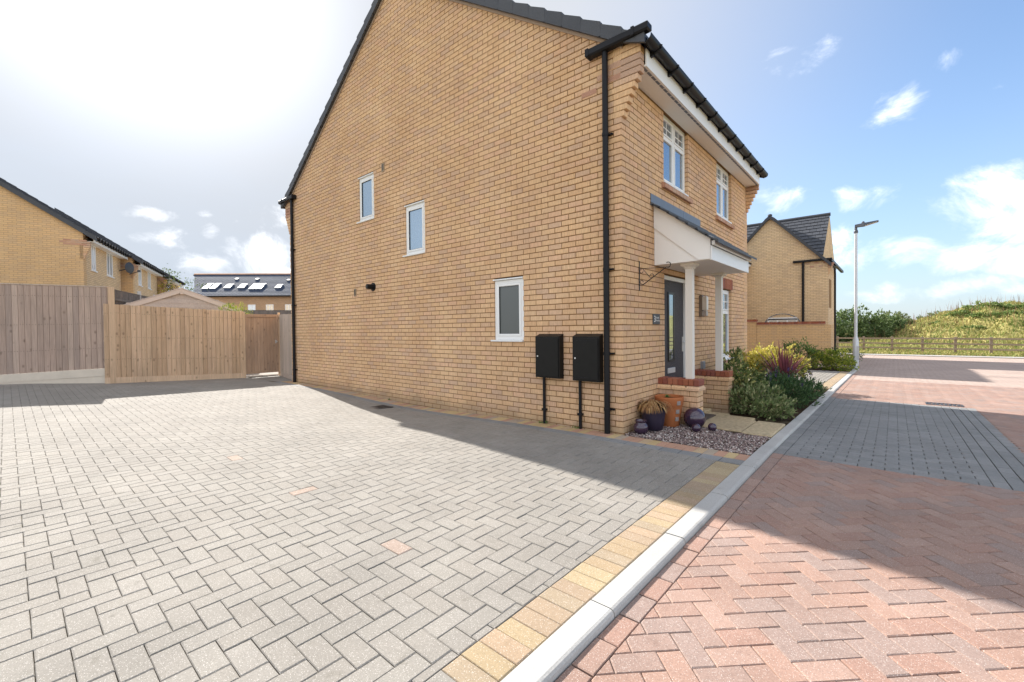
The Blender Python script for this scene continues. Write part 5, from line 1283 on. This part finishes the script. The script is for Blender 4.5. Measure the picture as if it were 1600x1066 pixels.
# --- distant slate-roofed terrace with rooflights
e0, e1 = np.array([-47.8, 8.3]), np.array([-38.9, 16.9]); dE = (e1-e0)/np.linalg.norm(e1-e0); e0 = e0-dE*4.35; e1 = e1+dE*6
nE = np.array([-dE[1], dE[0]]); Lr = np.linalg.norm(e1-e0)
t = local_house('slate_roofed_terrace', 'distant brick terrace with blue grey slate roof and rooflights', 'house', (e0[0], e0[1], 0), math.atan2(dE[1], dE[0]))
ze4 = 4.95
MB().hexa([(2.9, 0, -.5), (Lr, 0, -.5), (Lr, 8, -.5), (.2, 8, -.5), (2.9, 0, ze4), (Lr, 0, ze4), (Lr, 8, ze4), (.2, 8, ze4)]).add([(2.9, 0, ze4), (.2, 4.3, 7.35), (-2.4, 8, ze4)], [(0, 1, 2)]).build('wall', M['wall4'], t)
tiled_slope(t, (2.85, -.3, ze4-.05), (Lr, -.3, ze4-.05), (0, 4.3, 7.55), (Lr, 4.3, 7.55), 17, 60, M['slate'])
tiled_slope(t, (Lr, 8.8, ze4-.05), (-.15, 8.8, ze4-.05), (Lr, 4.3, 7.55), (-.15, 4.3, 7.55), 6, 20, M['slate'])
MB().tube([(0, 4.3, 7.58), (Lr, 4.3, 7.58)], .11, 8).build('ridge_tile', M['corbelred'], t)
MB().box(-.1, Lr, -.36, -.26, ze4-.15, ze4-.02).build('gutter', M['blackpl'], t)
sl_ = (7.55-(ze4-.05))/4.6
for u, w, v, h in ((2.8, .58, .27, .24), (3.53, .58, .27, .24), (4.85, .62, .30, .17), (6.2, .62, .30, .17), (7.4, .56, .25, .24), (8.07, .56, .25, .24), (9.85, .56, .29, .16)):
    y0, y1 = -.3+4.6*v, -.3+4.6*(v+h); zz0, zz1 = ze4-.05+4.6*v*sl_, ze4-.05+4.6*(v+h)*sl_
    rl = MB().hexa([(u, y0, zz0+.05), (u+w, y0, zz0+.05), (u+w, y1, zz1+.05), (u, y1, zz1+.05), (u, y0-.04, zz0+.14), (u+w, y0-.04, zz0+.14), (u+w, y1-.04, zz1+.14), (u, y1-.04, zz1+.14)]).build('rooflight', M['lead'], t)
    MB().hexa([(u+.05, y0+.0, zz0+.142), (u+w-.05, y0+.0, zz0+.142), (u+w-.05, y1-.08, zz1+.118), (u+.05, y1-.08, zz1+.118), (u+.05, y0-.0, zz0+.16), (u+w-.05, y0-.0, zz0+.16), (u+w-.05, y1-.08, zz1+.14), (u+.05, y1-.08, zz1+.14)]).build('pane', glassmat('rooflight_glass', .3, .05, (.4, .42, .45)) if 'rooflight_glass' not in bpy.data.materials else bpy.data.materials['rooflight_glass'], rl)
for u, v in ((4.9, .70), (7.0, .69), (10.3, .64)): 
    zz0 = ze4-.05+4.6*v*sl_; MB().hexa([(u, -.3+4.6*v, zz0+.04), (u+.3, -.3+4.6*v, zz0+.04), (u+.3, -.3+4.6*v+.3, zz0+.04+.3*sl_), (u, -.3+4.6*v+.3, zz0+.04+.3*sl_), (u, -.3+4.6*v, zz0+.16), (u+.3, -.3+4.6*v, zz0+.16), (u+.3, -.3+4.6*v+.3, zz0+.12+.3*sl_), (u, -.3+4.6*v+.3, zz0+.12+.3*sl_)]).build('roof_vent', M['tile'], t)
for u in (7.75, 9.47, 11.3): simple_window(t, None, u, u+.72, 3.1, 4.05, 'y', 0, -1, 2)

# ================================================================== STREET, FIELD AND FENCE ON THE RIGHT
lx, ly = 1.49, 14.9; lz = g1(lx, ly)-.03
t = thing('street_lamp', 'grey steel street lamp column with flat dark lantern beside the kerb', 'street lamp', (lx, ly, lz))
hh = 4.86
MB().tube([(lx, ly, lz-.2), (lx, ly, lz+1.05), (lx, ly, lz+1.18), (lx, ly, lz+1.2), (lx, ly, lz+hh)], [.088, .088, .052, .050, .046], 20).build('column', M['galv'], t, smooth=True)
MB().bbox(lx+.02, lx+.10, ly-.085, ly-.06, lz+.35, lz+.85, .006).build('access_door', M['galv'], t)
MB().tube([(lx, ly, lz+hh), (lx, ly, lz+hh+.06), (lx, ly, lz+hh+.10)], [.066, .066, .05], 16).tube([(lx, ly, lz+hh+.08), (lx, ly, lz+hh+.22), (lx+.05, ly, lz+hh+.27)], [.045, .04, .035], 12).build('spigot', M['lampgrey'], t)
z_ = lz+hh+.22
MB().add([(lx-.03, ly-.07, z_-.02), (lx-.03, ly+.07, z_-.02), (lx+.22, ly+.12, z_-.01), (lx+.22, ly-.12, z_-.01), (lx+.62, ly+.10, z_+.085), (lx+.62, ly-.10, z_+.085),
          (lx-.03, ly-.06, z_+.07), (lx-.03, ly+.06, z_+.07), (lx+.22, ly+.10, z_+.09), (lx+.22, ly-.10, z_+.09), (lx+.62, ly+.08, z_+.125), (lx+.62, ly-.08, z_+.125)],
         [(0, 1, 2, 3), (3, 2, 4, 5), (7, 6, 9, 8), (8, 9, 11, 10), (0, 3, 9, 6), (3, 5, 11, 9), (1, 7, 8, 2), (2, 8, 10, 4), (5, 4, 10, 11), (1, 0, 6, 7)]).build('lantern', M['lampgrey'], t)
MB().hexa([(lx+.25, ly-.085, z_-.012), (lx+.57, ly-.075, z_+.066), (lx+.57, ly+.075, z_+.066), (lx+.25, ly+.085, z_-.012), (lx+.25, ly-.085, z_+.0), (lx+.57, ly-.075, z_+.078), (lx+.57, ly+.075, z_+.078), (lx+.25, ly+.085, z_+.0)]).build('led_panel', M['opal'], t)
MB().lathe((lx+.20, ly, z_+.085), [(0, 0), (.045, 0), (.045, .05), (.03, .075), (0, .08)], 12).build('photocell', M['lampgrey'], t)
# post and rail fence
fA, fB = np.array([-4.0, 35.6]), np.array([13.8, 33.3]); fd_ = (fB-fA)/np.linalg.norm(fB-fA); Lf = np.linalg.norm(fB-fA); fn = np.array([fd_[1], -fd_[0]])
t = thing('post_and_rail_fence', 'three rail timber field fence running along the far side of the street', 'fence', (fA[0], fA[1], -.48))
zg = -.47
npst = int(Lf/1.53)
for k in range(npst+1):
    p = fA+fd_*(k*1.53+.35); z0 = zg
    MB().bbox(p[0]-.065, p[0]+.065, p[1]-.05, p[1]+.05, z0-.3, z0+1.06+rng.normal(0, .01), .012, float(rng.random())).build('post', M['railwood'], t)
    for h in (.30, .62, .95):
        if k == npst: continue
        a = p+fd_*.0+fn*.075; b = a+fd_*1.53; dz = rng.normal(0, .01)
        MB().hexa([(*a, z0+h-.05), (*b, z0+h-.05+dz), (*(b+fn*.035), z0+h-.05+dz), (*(a+fn*.035), z0+h-.05), (*a, z0+h+.05), (*b, z0+h+.05+dz), (*(b+fn*.035), z0+h+.05+dz), (*(a+fn*.035), z0+h+.05)], float(rng.random())).build('rail', M['railwood'], t)
# field and mound
def sm(t_): t_ = np.clip(t_, 0, 1); return t_*t_*(3-2*t_)
def FH(x, y):
    x = np.asarray(x, float); y = np.asarray(y, float)
    ridge = np.interp(x, [-30, -3, 1.5, 4.0, 6.5, 8.6, 10.5, 14, 25, 60], [.2, .35, 1.0, 1.9, 2.9, 3.5, 3.5, 3.35, 3.5, 2.5])
    h = ridge*sm((y-39)/14)*(1-.35*sm((y-60)/25))
    h = h+.14*np.sin(x*1.3+y*.7)*sm((y-40)/8)+.10*np.sin(x*2.9-y*1.1)*sm((y-40)/8)
    return -.44+h-.3*sm((31.8-y)/2)
xs = np.concatenate([np.linspace(-60, -6, 16), np.linspace(-5, 22, 82), np.linspace(24, 80, 14)]); ys = np.concatenate([np.linspace(31.3, 64, 76), np.linspace(66, 110, 14)])
X, Y = np.meshgrid(xs, ys); V = np.stack([X, Y, FH(X, Y)], -1).reshape(-1, 3); nx_, ny_ = len(xs)-1, len(ys)-1; i = np.arange(nx_*ny_); r = i//nx_*(nx_+1)+i % nx_
MB().arr(V, np.stack([r, r+1, r+nx_+2, r+nx_+1], -1), [.5]*len(r)).build('meadow_mound', M['field'], kind='structure', smooth=False)
def blades(n, xr_, yr_, h, w, mat, name, dens=None, lean=.35):
    x = rng.uniform(*xr_, n); y = yr_[0]+(yr_[1]-yr_[0])*rng.random(n)**1.25
    ok = np.abs((x-2.52)/(y+5)) < .24; x, y = x[ok], y[ok]
    if dens is not None: ok = rng.random(len(x)) < dens(x, y); x, y = x[ok], y[ok]
    n = len(x); z = FH(x, y)-.02; hh_ = h(x, y)*rng.uniform(.5, 1.2, n); a = rng.uniform(0, 6.28, n); ww = w*rng.uniform(.6, 1.3, n)
    S = np.stack([np.cos(a)*ww, np.sin(a)*ww, 0*a], -1); Lx = rng.normal(0, lean, (n, 2))*hh_[:, None]
    B = np.stack([x, y, z], -1); T = B+np.stack([Lx[:, 0], Lx[:, 1], hh_], -1); m = B+(T-B)*.55-np.stack([Lx[:, 0]*.15, Lx[:, 1]*.15, 0*a], -1)
    V = np.stack([B-S, B+S, m+S*.8, T, m-S*.8], 1).reshape(-1, 3); b = np.arange(n)[:, None]*5
    rr = np.clip(.5+.33*np.sin(x*.9+y*.5)+.2*np.sin(x*2.3-y*1.7)+rng.normal(0, .22, n), 0, .999)
    Fq = (b+np.array([[0, 1, 2, 4]])); Ft = np.concatenate([b+np.array([[4, 2, 3]])])
    mb = MB(); mb.arr(V, Fq, rr); mb.f.extend(Ft.tolist()); mb.mi.extend([0]*n); mb.r.extend(list(rr)); mb.build(name, M[mat], kind='stuff')
blades(52000, (-8, 24), (31.5, 58), lambda x, y: np.where(y < 36.5, .13, .27), .045, 'grass', 'grass')
blades(900, (-2, 22), (46, 60), lambda x, y: 1.15+0*x, .012, 'stalk', 'dry_stalks', lean=.12)
# bramble clumps on the mound
BR = [(8.6, 50.5, .8, 'large green bramble clump crowning the mound'), (10.9, 50.5, .7, 'green bramble clump on the right shoulder of the mound'), (7.0, 50.0, .6, 'green bramble patch on the left slope of the mound'), (7.3, 46.0, .42, 'low bramble patch halfway down the mound'), (2.2, 42.0, .42, 'small low bramble patch at the left foot of the mound'),
      (9.6, 48.0, .6, 'bramble patch just below the crown of the mound'), (8.0, 48.3, .5, 'bramble patch left of and below the crown clump'), (10.6, 46.0, .5, 'lowest bramble patch at the right of the mound'), (5.6, 49.5, .4, 'small bramble tuft on the mound skyline at left')]
for k, (x, y, s, lab) in enumerate(BR):
    z = float(FH(x, y)); shrub('bramble_clump', lab, 'bramble', (x, y, z-.15), [(0, 0, .22*s, 1.3*s, 1.0*s, .42*s), (.9*s, .2, .15*s, .9*s, .8*s, .32*s), (-1.0*s, -.2, .12*s, .9*s, .7*s, .28*s)], int(1500*s), .17, .11, 'l_bramble', group='brambles on the meadow mound', nstem=6)
# hedge shrubs and trees at the left of the mound
HB = [(-2.7, 46.5, 1.7, 2.5, 'leftmost dense green hedgerow bush beyond the field fence'), (-.6, 47.0, 1.5, 3.0, 'tall dark hedgerow bush right behind the street lamp'), (.95, 48.0, 1.3, 2.35, 'rounded hedgerow bush just right of the street lamp'), (2.0, 50.5, 1.2, 1.55, 'lower hedgerow bush where the mound slope begins'), (3.0, 54.0, 1.1, 1.0, 'small hedgerow bush fading behind the mound slope')]
for x, y, rx, h, lab in HB:
    z = float(FH(x, y))-.1
    shrub('hedgerow_bush', lab, 'bush', (x, y, z), [(0, 0, h*.42, rx, rx*.9, h*.46), (rx*.45, -.3, h*.62, rx*.5, rx*.5, h*.38), (-rx*.6, .2, h*.50, rx*.55, rx*.5, h*.36), (-rx*.1, .3, h*.78, rx*.3, rx*.3, h*.26), (rx*.1, -.6, h*.22, rx*.9, rx*.7, h*.24)], 3600, .24, .12, 'l_dark', group='hedgerow bushes beyond the field', nstem=12, fill=.55)
for (x, y, h, lab) in ((2.2, 100, 4.6, 'pale round tree far off above the hedgerow'), (7.8, 104, 4.2, 'small hazy tree on the skyline left of the mound')):
    zb = -.6
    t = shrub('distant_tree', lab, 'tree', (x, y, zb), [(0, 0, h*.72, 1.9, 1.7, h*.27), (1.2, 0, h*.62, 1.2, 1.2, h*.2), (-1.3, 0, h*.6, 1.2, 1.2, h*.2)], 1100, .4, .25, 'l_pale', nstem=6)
    MB().tube([(x, y, zb-.5), (x, y, zb+h*.6)], [.2, .1], 7).build('trunk', M['bark'], t)
mbh = MB(); n = 9000
x = rng.uniform(-40, 60, n); y = rng.uniform(112, 118, n); P0 = np.stack([x, y, -.6+rng.random(n)*(2.6+.8*np.sin(x*.3)+.5*np.sin(x*.9))], -1)
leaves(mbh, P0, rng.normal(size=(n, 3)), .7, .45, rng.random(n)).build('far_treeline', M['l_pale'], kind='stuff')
